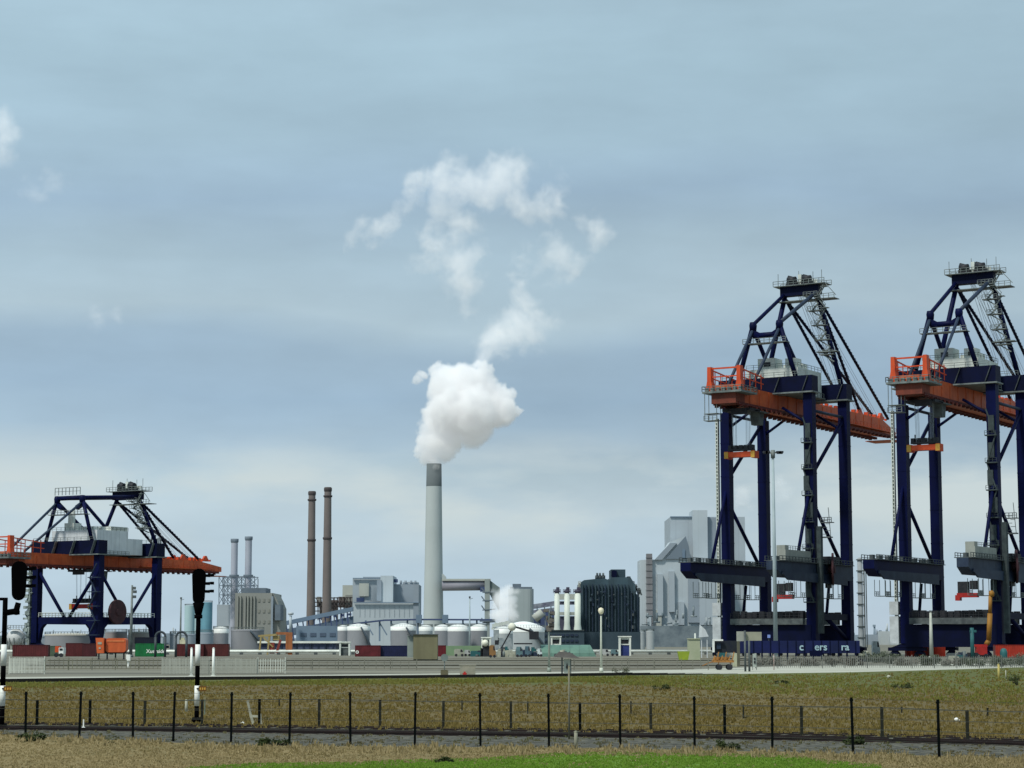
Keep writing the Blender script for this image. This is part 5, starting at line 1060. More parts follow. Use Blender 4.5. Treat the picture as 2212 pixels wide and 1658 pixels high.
# sphere tank
t = thing('sphere_tank', 'white spherical gas tank on legs at the left frame edge', 'gas tank', (P(34, HZ, 760).x, 760, 0)); s = 760/4633; r = 19.5*s; zc = P(34, 1378, 760).z
m = MB(); m.lathe((0, 0, zc), [(r*math.cos(R(-90+i*10))+.001, r*math.sin(R(-90+i*10))) for i in range(19)], 36); m.build('sphere', mat('sphere_white', (.62, .64, .63), (.5, .52, .53), .1, .5, streak=.3), t)
for k in range(12): a = k*math.pi/6; m = MB(); m.tube((r*math.cos(a), r*math.sin(a), 0), (r*math.cos(a), r*math.sin(a), zc), .25, n=6); m.build('leg', galv, t)
m = MB(); m.box(-2, 2, -r-.5, -r+1, zc+r-.3, zc+r-.1); m.rail((-3, 0, zc+r), (3, 0, zc+r), 1.2, 1, .08); m.beam((-r-3, 0, zc+r*.5), (-2, 0, zc+r+.5), .2); m.build('top_walkway', galv, t)
# structure round the brown chimneys
t = thing('process_frame', 'brownish steel process frame between and right of the brown chimneys', 'steel frame'); D = 1950; m = MB()
for u in range(680, 765, 7): m.beam(px(u, 1340, D), px(u, 1290 if u > 705 else 1296, D), .9)
for v in (1292, 1301, 1310, 1320): m.beam(px(680, v, D), px(762, v-1, D), .9)
for u in range(683, 760, 9): m.beam(px(u, 1292, D), px(u+9, 1318, D), .6)
m.build('frame', brownd, t)
for (a, b, c, d) in ((684, 692, 1289, 1310), (715, 728, 1296, 1318), (731, 744, 1289, 1312), (746, 762, 1285, 1320), (690, 700, 1300, 1330)): bpart(t, 'vessel', brownc if a % 2 else olive, a, b, c, d, D+3, 14)
# turbine hall complex
t = thing('power_station', 'large grey block-shaped power station building left of the big chimney', 'building')
bpart(t, 'cream_tower', cream, 740, 763, 1264, 1290, 1960, 30)
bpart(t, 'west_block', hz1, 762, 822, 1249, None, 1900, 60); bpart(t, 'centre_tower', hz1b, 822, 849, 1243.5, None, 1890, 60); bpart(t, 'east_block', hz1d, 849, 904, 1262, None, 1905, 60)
bpart(t, 'roof_step', hz1d, 784, 822, 1246, 1248.9, 1905, 30); bpart(t, 'roof_step', hz1, 870, 902, 1257, 1261.9, 1910, 30)
bpart(t, 'front_hall', hz1b, 762, 904, 1302, None, 1860, 28); bpart(t, 'painted_shade_corner', hz1d, 893, 904.6, 1262, None, 1858.5, 1.4)  # corner shade is a thin slab in darker grey
bpart(t, 'cream_panel', cream, 776, 797, 1260, 1288, 1898, 1.8); bpart(t, 'roof_unit', hz3, 850, 859, 1251, 1258, 1900, 4); bpart(t, 'dark_opening', hz3, 770, 786, 1291, 1300, 1888, 8)
bpart(t, 'recess', hz1d, 814, 824, 1253, 1298, 1888.4, 1.5); bpart(t, 'parapet', hz2, 762, 822, 1248.2, 1250, 1897, 2); bpart(t, 'parapet', hz2, 764, 904, 1301, 1302.6, 1857, 2)
windows(t, 772, 900, 1306, 1334, 1860, 12, 1, hz1, 'panel_joint', .08, .9)
for u in (866, 876, 888, 897): q = MB(); q.tube(px(u, 1262, 1908), px(u, 1254, 1908), 1, n=8); q.build('vent', hz1d, t)
# conveyors
t = thing('conveyor', 'blue grey conveyor gallery rising from the left to the power station', 'conveyor')
def strip(m, pts, th, D, dep=8):
    for (u0, v0), (u1, v1) in zip(pts, pts[1:]):
        a = P(u0, v0, D); b = P(u1, v1, D); a2 = P(u0, v0+th, D); b2 = P(u1, v1+th, D)
        m.hexa([(a2.x, D, a2.z), (b2.x, D, b2.z), (b2.x, D+dep, b2.z), (a2.x, D+dep, a2.z)], [(a.x, D, a.z), (b.x, D, b.z), (b.x, D+dep, b.z), (a.x, D+dep, a.z)])
m = MB(); strip(m, [(590, 1347), (762, 1311)], 9, 1700); m.build('upper_gallery', hz2, t)
m = MB(); strip(m, [(596, 1362), (680, 1349), (762, 1331)], 16, 1720); m.build('lower_gallery', mat('gallery_dark', (0.140, 0.196, 0.266), (0.084, 0.126, 0.182), .05, .8), t)
m = MB()
for u in range(606, 762, 12): m.beam(px(u, 1352-(u-590)*.2+2, 1702), px(u+5, 1385, 1702), .9)
for u in range(640, 760, 16): m.box(*PB(u, u+7, 1336-(u-640)*.1, 1343-(u-640)*.12, 1718, 2))
m.build('trestle', hz3, t)
bpart(t, 'transfer_house', hz2, 640, 752, 1352, None, 1690, 16); bpart(t, 'dark_bay', hz3, 597, 612, 1356, 1364, 1688, 10)
windows(t, 645, 750, 1358, 1384, 1690, 5, 1, mat('bay_blue', (.1, .14, .19), (.07, .1, .15), .06, .8), 'opening', .6, .3)
q = MB(); q.tube(px(627.5, 1366, 1680), px(627.5, 1330, 1680), 1.1, n=10); q.lathe((P(627.5,HZ,1680).x, 1680, P(627.5, 1329, 1680).z), [(1, 0), (2.2, .6), (2.2, 2), (.01, 2.4)], 10); q.build('mast', hz1b, t)
t = thing('conveyor', 'thin dark blue pipe bridge passing behind the chimney foot', 'pipe bridge')
m = MB(); strip(m, [(762, 1346), (830, 1338), (905, 1336.5), (1062, 1337)], 3.4, 1300, 4); m.build('bridge', hz3, t); m = MB()
for u in (790, 820, 845, 880, 903, 960, 1000, 1030): m.beam(px(u, 1340, 1302), px(u, 1385, 1302), 1.0); m.beam(px(u, 1345, 1302), px(u+16, 1372, 1302), .7)
for u in (905, 962): m.cbox(px(u, 1337, 1301), (3.5, 4, 5))
m.build('trestle', hz2, t)
# flue duct
t = thing('flue_duct', 'wide horizontal flue duct from the chimney to a square support tower', 'flue duct'); D = 2180
m = MB(); m.tube(px(955, 1264, D), px(1047, 1263, D), 12.4*D/4633, n=24); m.build('duct', violet, t)
m = MB(); a = P(955, 1251.5, D-.5); b = P(1060, 1249.5, D-.5); m.box(a.x, b.x, D-7, D+5, a.z-1.6, a.z+.4); m.build('top_walkway', cream, t)
m = MB(); m.hexa([(P(1053,HZ,D).x, D-5, P(1050,1275,D).z), (P(1078,HZ,D).x, D-5, P(1050,1320,D).z), (P(1078,HZ,D).x, D+5, P(1050,1320,D).z), (P(1053,HZ,D).x, D+5, P(1050,1275,D).z)], [(P(1053,HZ,D).x, D-5, P(1050,1250,D).z), (P(1080,HZ,D).x, D-5, P(1050,1270,D).z), (P(1080,HZ,D).x, D+5, P(1050,1270,D).z), (P(1053,HZ,D).x, D+5, P(1050,1250,D).z)]); m.build('transition', mat('duct_teal_grey', (.16, .2, .2), (.13, .17, .17), .05, .7), t)
m = MB(); m.box(*PB(1047, 1058, 1251, None, D-8, 10)); m.build('support_tower', mat('tower_grey', (0.312, 0.351, 0.338), (0.247, 0.286, 0.273), .05, .8), t)
m = MB()
for v in (1345, 1318, 1298, 1280): m.beam(px(1040, v-10, D-8), px(1047, v, D-8), 1.2); m.beam(px(1042, v, D-8), px(1070, v-2, D-8), 1.0)
m.box(*PB(1036, 1070, 1337, 1343, D-10, 12)); m.build('brace', lattm, t); bpart(t, 'junction_box', hz3, 1037, 1047, 1268, 1278, D-8, 8)
bpart(t, 'low_roof', hz1, 960, 1050, 1346, None, 1500, 30); 
t = thing('grey_silo', 'plain grey round-cornered silo block behind the low steam cloud', 'silo'); D = 1500; a = P(1098, HZ, D); b = P(1153, HZ, D); r = (b.x-a.x)/2
m = MB(); zz = P(1130, 1272, D).z; poly_ = []
for cx_, cy_, a0 in ((b.x-4, D+26, 0), (a.x+4, D+26, 90), (a.x+4, D+4, 180), (b.x-4, D+4, 270)):
    for i in range(5): q_ = R(a0+i*22.5); poly_.append((cx_+4*math.cos(q_), cy_+4*math.sin(q_)))
m.prism(poly_, (0, 0, zz), (1, 0, 0), (0, 1, 0), (0, 0, -1), zz); m.build('shell', mat('silo_grey', (.35, .4, .405), (.3, .35, .355), .03, .8, stripe=(8, .9, 0, .06), streak=.15), t)
m = MB(); m.box(a.x+1, b.x-1, D+1, D+29, zz+.01, zz+1.4); m.box(a.x+3, a.x+9, D+4, D+12, zz+1.41, zz+3.6); m.box(b.x-.9, b.x-.4, D-.6, D-.1, 0, zz); m.build('roof_rim', lattm, t)
t = thing('conveyor_bridge', 'dark violet conveyor bridges between the silo and the white cylinders', 'conveyor'); D = 1200
m = MB(); strip(m, [(1153, 1305), (1200, 1298)], 10, D, 6); strip(m, [(1153, 1318), (1200, 1312)], 6, D, 6); m.build('gallery', mat('violet_gallery', (.1, .1, .15), (.3, .34, .38), .12, .8, lo=.4, hi=.6), t)
m = MB(); m.tube(px(1154, 1337, D), px(1172, 1322, D), 2.4, n=10); m.build('pale_tube', cream, t); m = MB(); m.box(*PB(1153, 1168, 1330, 1347, D+8, 8)); m.box(*PB(1165, 1200, 1318, 1362, D+20, 10)); m.build('bunker', hz3, t)
m = MB()
for u in (1160, 1176, 1190): m.beam(px(u, 1310, D), px(u+3, 1362, D), .7)
m.build('trestle', lattm, t)
# white cylinders on a base building
wcy = mat('cylinder_white', (0.650, 0.700, 0.625), (0.575, 0.625, 0.562), .1, .5)
t = thing('silo_group_base', 'dark low building carrying three white cylinders', 'building'); D = 900
bpart(t, 'wall', darkb2, 1168, 1262, 1362, None, D, 30); windows(t, 1172, 1250, 1366, 1390, D, 8, 2, slate, 'panel', .7, .4); bpart(t, 'roof_edge', galvd, 1166, 1262, 1360.6, 1361.9, D-.5, 31)
for u0, u1, lab in ((1198, 1210, 'left white cylinder on the dark low building'), (1219.5, 1232, 'middle white cylinder on the dark low building'), (1242, 1256, 'right white cylinder next to the dark green building')):
    a = P(u0, HZ, D); b = P(u1, HZ, D); r = (b.x-a.x)/2; z0 = P(1220, 1360.5, D).z; z1 = P(1220, 1281, D).z; t = thing('white_cylinder', lab, 'silo', ((a.x+b.x)/2, D+6, z0), 0, 'white cylinders')
    m = MB(); m.lathe((0, 0, 0), [(r*1.25, 0), (r*.98, (z1-z0)*.15), (r*.95, z1-z0), (.01, z1-z0)], 24); m.build('shell', wcy, t)
    m = MB(); m.lathe((0, 0, z1-z0), [(r*.7, 0), (r*1.1, .6), (r*1.1, 1.2), (.4, 1.5), (.3, 2.6)], 16); m.rail((-r*1.3, -1, z1-z0), (r*1.3, -1, z1-z0), 1.6, .8, .1); m.cbox((r*.4, 0, z1-z0+1.6), (1.2, 1.2, 2)); m.build('top_gear', mat('gear_violet', (.07, .065, .1), None, .3, .7) if u0 == 1198 else bpy.data.materials['gear_violet'], t)
t = thing('pipe_rack', 'pipe rack with pale boxes standing behind the white cylinders', 'pipe rack'); m = MB()
for u0, u1 in ((1210, 1219.5), (1232, 1242)):
    for v0, v1 in ((1283, 1295), (1322, 1329)): m.box(*PB(u0-1, u1+1, v0, v1, D+12, 3))
m.build('pale_box', cream, t); m = MB()
for u0, u1 in ((1209, 1220.5), (1231, 1243)):
    m.box(*PB(u0, u1, 1331, 1361, D+13, 3)); m.box(*PB(u0, u1, 1299, 1306, D+13, 3))
m.build('dark_bay', mat('bay_violet', (.08, .08, .12), None, .2, .7), t)
# dark building
t = thing('dark_process_building', 'dark blue green ribbed process building with uneven roof, centre right', 'building'); D = 920
def zpx(u, v): return P(u, v, D).z
def poly(t, name, mt, pts, D, dep): q = MB(); q.prism([(P(u, v, D).x, P(u, v, D).z) for u, v in pts], (0, D, 0), (1, 0, 0), (0, 0, 1), (0, 1, 0), dep); return q.build(name, mt, t)
poly(t, 'main_wall', darkb, [(1254, 1392), (1254, 1258), (1262, 1253), (1292, 1250), (1306, 1249.5), (1318, 1254), (1320, 1247), (1362, 1247), (1372, 1263), (1374, 1282), (1382, 1290), (1382, 1392)], D, 45)
bpart(t, 'stair_tower', darkb, 1320, 1351, 1230, 1250, D+4, 20); bpart(t, 'tower_opening', navyd, 1321, 1332, 1232, 1250, D+2.5, 1.4); bpart(t, 'plinth', darkb2, 1250, 1383.5, 1365, None, D-3, 2.9)
for i, u in enumerate(range(1258, 1380, 7)):
    q = MB(); q.box(*PB(u, u+1.6, 1262+(0 if u < 1362 else 14), 1364, D-1.2, 1.19)); q.build('rib', slate if i % 2 else darkb2, t)
rnd = random.Random(4)
for i in range(36):
    u = rnd.uniform(1272, 1376); v = rnd.uniform(1268, 1355); w_ = rnd.uniform(1.5, 4); q = MB(); q.box(*PB(u, u+w_, v, v+rnd.uniform(1.5, 7), D-2.0, .7)); q.build('louvre', [darkb2, slate, darkb2, galvd][i % 4], t)
m = MB()
for i in range(26):
    u = rnd.uniform(1352, 1383); v = 1240+(u-1350)*1.15+rnd.uniform(-3, 8); m.beam(px(u, v, D+3), px(u+rnd.uniform(-5, 5), v+rnd.uniform(3, 12), D+3), .5); m.rail(px(u-3, v+4, D+2), px(u+3, v+4, D+2), 1.1, 1, .1)
for u in (1290, 1296, 1303): m.tube(px(u, 1251, D+6), px(u, 1243, D+6), .9, n=8); m.tube(px(u-2, 1242.5, D+6), px(u+2, 1242.5, D+6), 1.0, n=8)
m.build('roof_gear', mat('gear_dark', (.04, .055, .065), (.12, .14, .14), .3, .8), t)
m = MB(); m.rail(px(1250, 1262, D), px(1254, 1262, D), 1.2, 1, .12)
for i in range(6): m.beam(px(1248+i*1.6, 1285, D+2), px(1250+i*1.4, 1258+i, D+2), .4)
m.build('side_pipes', cream, t)
# grey refinery block
t = thing('refinery_block', 'huge pale grey hazy industrial block with stepped roof left of the tall crane', 'building'); D = 1500
bpart(t, 'tower_wall', hz1, 1448, 1609, 1116.5, None, D+30, 60); bpart(t, 'lift_tower', hz1b, 1496, 1528, 1102, 1320, D+24, 30); bpart(t, 'painted_shade_wall', hz1d, 1528.1, 1580, 1118, 1330, D+28.4, 1.5)  # shade on the tower wall painted as a thin darker grey slab
bpart(t, 'tower_parapet', hz2, 1448, 1496, 1115.3, 1117.5, D+29, 2)
poly(t, 'lower_wall', hz1b, [(1382, 1392), (1382, 1210), (1404, 1208), (1414, 1209), (1436, 1190), (1448, 1170), (1481, 1158), (1488, 1180), (1492, 1209), (1566, 1209), (1566, 1392)], D, 28)
poly(t, 'sloping_roof', hz1d, [(1414, 1209), (1448, 1173), (1462, 1173), (1430, 1209)], D-2, 1.9)
poly(t, 'dark_gable', mat('gable_slate', (0.169, 0.215, 0.260), (0.143, 0.182, 0.221), .03, .8), [(1438, 1207.5), (1481, 1158), (1489, 1185), (1491, 1207.5)], D-1.2, 1.1)
bpart(t, 'gable_bay', hz2, 1474, 1480, 1187, 1205, D-1.9, .6); bpart(t, 'painted_wall_shadow', hz1d, 1486, 1510, 1213, 1345, D-1.5, 1.4)  # wall shadow painted as a thin slab of darker grey
bpart(t, 'east_wall', hz1, 1510, 1566, 1213, 1350, D-2.5, 2.4)
for (u0, u1, v0, v1, mt, nm) in ((1396, 1409, 1196, 1353, mat('stack_brownish', (.25, .25, .26), (.2, .2, .215), .08, .8, streak=.4), 'square_stack'), (1420, 1432, 1240, 1330, hz1, 'duct'), (1445, 1457, 1234, 1322, hz1, 'duct'), (1398, 1407, 1330, 1366, hz1b, 'duct'), (1418, 1429, 1318, 1366, cream, 'duct'), (1466, 1478, 1300, 1350, hz1, 'duct')):
    dq = 2.2+u0 % 7*.3; q = MB(); a = PB(u0, u1, v0, v1, D-dq, dq-.05); q.box(*a)
    for v in range(int(v0)+8, int(v1) if nm == 'square_stack' else 0, 14): aa = PB(u0-.6, u1+.6, v, v+1.0, D-dq-.4, dq); q.box(*aa)
    q.build(nm, mt, t)
m = MB(); rnd = random.Random(8)
for i in range(60):
    u = rnd.uniform(1384, 1560); v = rnd.uniform(1330, 1384); r_ = rnd.random()
    if r_ < .4: m.tube(px(u, v, D-12), px(u+rnd.uniform(5, 26), v, D-12), .7, n=6)
    elif r_ < .75: m.tube(px(u, v, D-12), px(u, v-rnd.uniform(5, 24), D-12), .7, n=6)
    else: m.box(*PB(u, u+rnd.uniform(3, 9), v, v+rnd.uniform(3, 8), D-14, 4))
m.build('pipework', mat('pipework_grey', (.12, .16, .18), (.3, .34, .35), .2, .8, lo=.4, hi=.6), t)
for i in range(9):
    u = rnd.uniform(1384, 1500); v = rnd.uniform(1222, 1320); q = MB(); q.box(*PB(u, u+rnd.uniform(2, 6), v, v+rnd.uniform(2, 7), D-.5, .45)); q.build('louvre', hz1, t)
bpart(t, 'low_hall', mat('low_hall_dark', (.09, .12, .145), (.2, .24, .26), .1, .8), 1384, 1545, 1352, None, D-20, 6)
# distant columns
def column(label, u0, u1, vt, D, mt=None):
    t = thing('distillation_column', label, 'refinery column', group='refinery columns'); mt = mt or mat('column_grey', (0.324, 0.348, 0.360), (0.216, 0.240, 0.252), .12, .8, streak=.4)
    a = P(u0, HZ, D); b = P(u1, HZ, D); r = (b.x-a.x)/2; z = P(u0, vt, D).z; m = MB(); m.lathe(((a.x+b.x)/2, D, 0), [(r*1.25, 0), (r, z*.3), (r, z), (r*.3, z+r*.5)], 20); m.build('shell', mt, t)
    m = MB()
    for k in range(1, 9): zz = z*k/8; m.lathe(((a.x+b.x)/2, D, zz-.6), [(r*1.0, -.3), (r*1.5, -.3), (r*1.5, .3), (r*1.0, .3)], 12)
    m.beam(((b.x)+.8, D-1, 0), (b.x+.8, D-1, z), .6); m.build('platform', galvd, t); return t
column('tall grey refinery column right of the tall crane leg', 1855, 1866, 1207, 1300)
column('slimmer column stuck behind the tall grey refinery column', 1867, 1870, 1214, 1320)
column('refinery column seen through the right crane portal', 2152, 2160, 1250, 1200)
t = thing('distant_refinery', 'faint low refinery skyline between the two tall cranes', 'refinery'); rnd = random.Random(12); D = 2400
hzr = mat('far_refinery_hazed', (0.270, 0.331, 0.378), (0.216, 0.270, 0.311), .02, .9)  # skyline colour already faded towards the haze
for i in range(26):
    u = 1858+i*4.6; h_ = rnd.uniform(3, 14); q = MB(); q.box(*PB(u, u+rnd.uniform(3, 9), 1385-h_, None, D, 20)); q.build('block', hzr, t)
for u, v in ((1889, 1350), (1902, 1362), (1917, 1368), (1934, 1352), (1946, 1360)): q = MB(); q.tube(px(u, 1385, D), px(u, v, D), 1.6, 1, 8); q.box(*PB(u-2.5, u+2.5, v-.5, v+4, D-2, 4)); q.build('tower', hzr, t)
for (nm, lab, u0, u1, D, sd, hmax) in (('distant_plant', 'faint low plant skyline at the left beyond the crane', -20, 470, 2500, 31, 22), ('distant_plant', 'low hazy skyline of plant roofs beyond the domed tanks', 590, 1200, 2600, 32, 30), ('distant_plant', 'low hazy skyline of pipes seen through the tall crane portals', 1560, 2230, 2300, 33, 34)):
    t = thing(nm, lab, 'industrial skyline', group='distant plant skylines'); rnd = random.Random(sd); u = u0
    while u < u1:
        w_ = rnd.uniform(6, 26); h_ = rnd.uniform(4, hmax)*(.5+.5*math.sin(u*.05+sd)**2); q = MB(); b = PB(u, u+w_, 1385-h_, None, D+rnd.uniform(0, 90), 20); q.box(*b)
        for k in range(rnd.randint(1, 3)): x = rnd.uniform(b[0], b[1]); q.tube((x, b[2]+3, b[5]), (x, b[2]+3, b[5]+rnd.uniform(2, 9)), .8, n=6)
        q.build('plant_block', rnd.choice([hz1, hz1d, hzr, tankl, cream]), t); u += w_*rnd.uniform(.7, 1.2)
# ------------------------------------------------------------------ steam
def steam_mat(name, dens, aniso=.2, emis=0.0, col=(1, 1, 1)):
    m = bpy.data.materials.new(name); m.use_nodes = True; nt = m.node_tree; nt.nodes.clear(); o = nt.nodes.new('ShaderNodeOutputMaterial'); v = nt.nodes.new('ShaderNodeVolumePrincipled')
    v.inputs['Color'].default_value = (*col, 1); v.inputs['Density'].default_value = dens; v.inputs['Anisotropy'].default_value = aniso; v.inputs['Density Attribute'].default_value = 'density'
    if emis:  # self-glow stands in for light scattered inside the steam
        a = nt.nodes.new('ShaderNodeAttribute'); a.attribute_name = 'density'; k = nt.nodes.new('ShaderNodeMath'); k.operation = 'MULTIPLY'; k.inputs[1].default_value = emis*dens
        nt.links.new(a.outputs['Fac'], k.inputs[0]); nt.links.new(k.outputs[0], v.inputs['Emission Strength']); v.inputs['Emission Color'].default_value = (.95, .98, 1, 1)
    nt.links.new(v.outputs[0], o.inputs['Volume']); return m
def steam(name, label, blobs, D, depth, res, mt, warp, wscale, nk, nscale, gain, seed=0, cut=.0, parent=None):
    "blobs: (u, v, radius px, weight[, depth offset px]) -> a volume grid evaluated by geometry nodes"
    s = D/F*cp
    pts = []
    rnd = random.Random(seed)
    for b in blobs:
        p = P(b[0], b[1], D); r = b[2]*s; dy = (b[4]*s if len(b) > 4 else rnd.uniform(-.4, .4)*r); pts.append((p.x, D+dy, p.z, r, b[3]))
    c = Vector((sum(p[0] for p in pts)/len(pts), D, sum(p[2] for p in pts)/len(pts)))
    pts = [(x-c.x, y-c.y, z-c.z, r, w) for x, y, z, r, w in pts]
    mn = [min(p[i]-p[3]*1.35 for p in pts) for i in range(3)]; mxx = [max(p[i]+p[3]*1.35 for p in pts) for i in range(3)]
    me = bpy.data.volumes.new(name); o = bpy.data.objects.new(name, me); COL.objects.link(o); o.location = c
    tree = bpy.data.node_groups.new(name+'_field', 'GeometryNodeTree'); tree.interface.new_socket('Geometry', in_out='INPUT', socket_type='NodeSocketGeometry'); tree.interface.new_socket('Geometry', in_out='OUTPUT', socket_type='NodeSocketGeometry')
    N = tree.nodes; Lk = tree.links; out = N.new('NodeGroupOutput'); vc = N.new('GeometryNodeVolumeCube'); pos = N.new('GeometryNodeInputPosition')
    def math_(op, a, b=None, c_=None, clamp=False):
        n = N.new('ShaderNodeMath'); n.operation = op; n.use_clamp = clamp
        for i, x in enumerate((a, b, c_)):
            if x is None: continue
            if isinstance(x, (int, float)): n.inputs[i].default_value = x
            else: Lk.new(x, n.inputs[i])
        return n.outputs[0]
    def vm(op, a, b=None, sc=None, outi=0):
        n = N.new('ShaderNodeVectorMath'); n.operation = op
        for i, x in enumerate((a, b)):
            if x is None: continue
            if isinstance(x, tuple): n.inputs[i].default_value = x
            else: Lk.new(x, n.inputs[i])
        if sc is not None: n.inputs['Scale'].default_value = sc
        return n.outputs[outi]
    p = pos.outputs[0]
    off = vm('ADD', p, (seed*37.1, seed*11.3, 5.0))
    n1 = N.new('ShaderNodeTexNoise'); n1.inputs['Scale'].default_value = wscale; n1.inputs['Detail'].default_value = 4; n1.inputs['Roughness'].default_value = .55; Lk.new(off, n1.inputs['Vector'])
    w = vm('SCALE', vm('SUBTRACT', n1.outputs['Color'], (.5, .5, .5)), sc=warp*2); pw = vm('ADD', p, w)
    n1b = N.new('ShaderNodeTexNoise'); n1b.inputs['Scale'].default_value = wscale*4.2; n1b.inputs['Detail'].default_value = 3; n1b.inputs['Roughness'].default_value = .6; Lk.new(pw, n1b.inputs['Vector'])
    pw = vm('ADD', pw, vm('SCALE', vm('SUBTRACT', n1b.outputs['Color'], (.5, .5, .5)), sc=warp*.8))
    acc = None
    for x, y, z, r, wt in pts:
        d = vm('DISTANCE', pw, (x, y, z), outi=1); f = math_('MULTIPLY_ADD', d, -wt/r, wt)
        acc = f if acc is None else math_('MAXIMUM', acc, f)
    n2 = N.new('ShaderNodeTexNoise'); n2.inputs['Scale'].default_value = nscale; n2.inputs['Detail'].default_value = 6; n2.inputs['Roughness'].default_value = .68; Lk.new(off, n2.inputs['Vector'])
    e = math_('MULTIPLY_ADD', math_('SUBTRACT', n2.outputs['Fac'], .5), nk, acc); e = math_('SUBTRACT', e, cut)
    g = math_('MULTIPLY', e, gain, clamp=True); Lk.new(g, vc.inputs['Density'])
    vc.inputs['Min'].default_value = mn; vc.inputs['Max'].default_value = mxx
    for i, k in enumerate(('Resolution X', 'Resolution Y', 'Resolution Z')): vc.inputs[k].default_value = max(8, int((mxx[i]-mn[i])/res))
    sm = N.new('GeometryNodeSetMaterial'); sm.inputs['Material'].default_value = mt; Lk.new(vc.outputs[0], sm.inputs['Geometry']); Lk.new(sm.outputs[0], out.inputs[0])
    md = o.modifiers.new('field', 'NODES'); md.node_group = tree; me.materials.append(mt)
    tag(o, label, 'steam cloud', 'steam clouds'); return o
cx = lambda x: 729.1+.4573*x
cy = lambda y: 291.6+.4573*y
puff = [(455,1555,30),(440,1515,46),(425,1450,46),(470,1450,60),(505,1500,48),(430,1400,38),(480,1350,80),(530,1410,75),(560,1300,125),(510,1200,85),(520,1135,55),(600,1180,95),(660,1210,100),(620,1300,130),(650,1380,85),(730,1290,105),(780,1300,68),(750,1220,60),(620,1420,55),(540,1470,45),(450,1100,25),(690,1130,45),(400,1130,26),(375,1160,20),(480,1090,22),(690,1090,26),(730,1110,20),(830,1225,22),(395,1480,24),(392,1510,18),(410,1540,18),(845,1300,30),(660,1080,20),(640,1440,30)]
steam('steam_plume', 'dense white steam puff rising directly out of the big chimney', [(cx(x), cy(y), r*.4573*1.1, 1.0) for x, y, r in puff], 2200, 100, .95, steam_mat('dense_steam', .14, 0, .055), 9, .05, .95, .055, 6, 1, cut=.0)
wisp = [(700,1095,24,.6),(750,1065,34,.8),(725,980,48,1),(745,1020,44,1),(780,930,52,1),(850,900,58,1),(900,950,56,1),(955,880,46,.9),(930,800,46,1),(900,740,40,.95),(880,680,32,.9),(870,620,26,.7),(890,1040,26,.7),(830,960,45,.9),
        (1030,560,50,.6),(1100,630,46,.5),(1060,655,48,.55),(1010,500,30,.5),(1220,470,52,.7),(1180,420,30,.4),(1240,500,30,.5),
        (545,140,42,.8),(480,190,46,.9),(440,215,40,.8),(380,235,42,.8),(372,295,36,.9),(345,240,28,.5),(520,250,62,.8),(600,230,62,1),(680,250,60,1),(750,215,58,1),(825,190,58,.8),(740,165,42,.7),(800,270,52,1),(870,310,48,1),(930,335,48,1),(1000,320,48,1),(1050,345,34,.7),(1030,250,42,.8),(1085,285,34,.9),(890,150,24,.45),(1010,235,30,.6),
        (330,375,26,.6),(265,395,32,.7),(215,440,40,1),(170,460,26,.7),(95,425,28,.7),(75,460,20,.4),(500,330,52,.8),(520,405,54,1),(600,425,50,.8),(640,440,30,.6),(530,480,48,.8),(450,415,34,.6),(440,590,42,1),(430,550,36,.7),(500,570,46,.9),(570,590,52,1),(630,575,44,.8),(600,650,55,.75),(560,640,42,.7),(640,720,34,.5),(620,790,24,.4),(500,520,40,.7),(700,1060,26,.7),(860,580,22,.6),(880,540,18,.5),(900,500,18,.4),(960,600,30,.4),(990,560,30,.5),(300,385,24,.6),(130,440,22,.5),(420,470,28,.5),(410,530,26,.5),(560,110,22,.5),(860,150,26,.5),(1100,260,22,.6),(960,360,26,.6),(1200,440,26,.5),(1215,520,22,.4),(1130,690,26,.35),(640,680,30,.5),(610,740,26,.5)]
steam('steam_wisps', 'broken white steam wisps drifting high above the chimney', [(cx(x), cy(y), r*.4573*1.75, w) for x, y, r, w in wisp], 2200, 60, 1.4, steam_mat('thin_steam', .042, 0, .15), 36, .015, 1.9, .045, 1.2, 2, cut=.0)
low = [(1078,1330,16,.9),(1092,1322,18,1),(1085,1300,18,1),(1078,1290,12,.8),(1100,1300,16,.9),(1090,1280,12,.9),(1098,1276,12,.8),(1115,1278,8,.4),(1088,1345,16,.8),(1105,1330,14,.8),(1070,1310,9,.6),(1112,1312,9,.5),(1068,1280,6,.4)]
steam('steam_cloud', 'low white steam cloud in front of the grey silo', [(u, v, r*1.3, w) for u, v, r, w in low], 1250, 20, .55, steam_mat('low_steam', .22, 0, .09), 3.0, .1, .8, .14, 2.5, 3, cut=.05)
low2 = [(1603,1066,17,1),(1598,1082,13,.8),(1612,1078,13,.7),(1592,1092,8,.5),(1620,1095,9,.4)]
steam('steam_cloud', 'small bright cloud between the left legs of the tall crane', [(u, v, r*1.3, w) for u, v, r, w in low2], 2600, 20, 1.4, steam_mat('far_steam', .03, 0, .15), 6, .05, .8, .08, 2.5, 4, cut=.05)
low3 = [(1685,1042,16,.6),(1692,1062,18,.5),(1700,1050,13,.4),(1680,1080,14,.3)]
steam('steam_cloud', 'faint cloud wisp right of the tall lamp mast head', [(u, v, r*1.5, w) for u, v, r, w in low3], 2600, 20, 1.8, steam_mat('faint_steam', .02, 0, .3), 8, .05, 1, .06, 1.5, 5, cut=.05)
low4 = [(8,262,26,.7),(20,285,24,.6),(5,330,22,.6),(25,345,14,.5),(12,300,26,.5),(110,385,24,.32),(130,400,18,.3),(75,410,26,.28),(215,688,26,.25),(245,680,18,.2)]
steam('steam_cloud', 'faint white cloud scraps at the upper left frame edge', [(u, v, r*1.6, w) for u, v, r, w in low4], 2600, 20, 2.6, steam_mat('scrap_steam', .03, 0, .3), 14, .03, 1.1, .05, 1.5, 6, cut=.08)
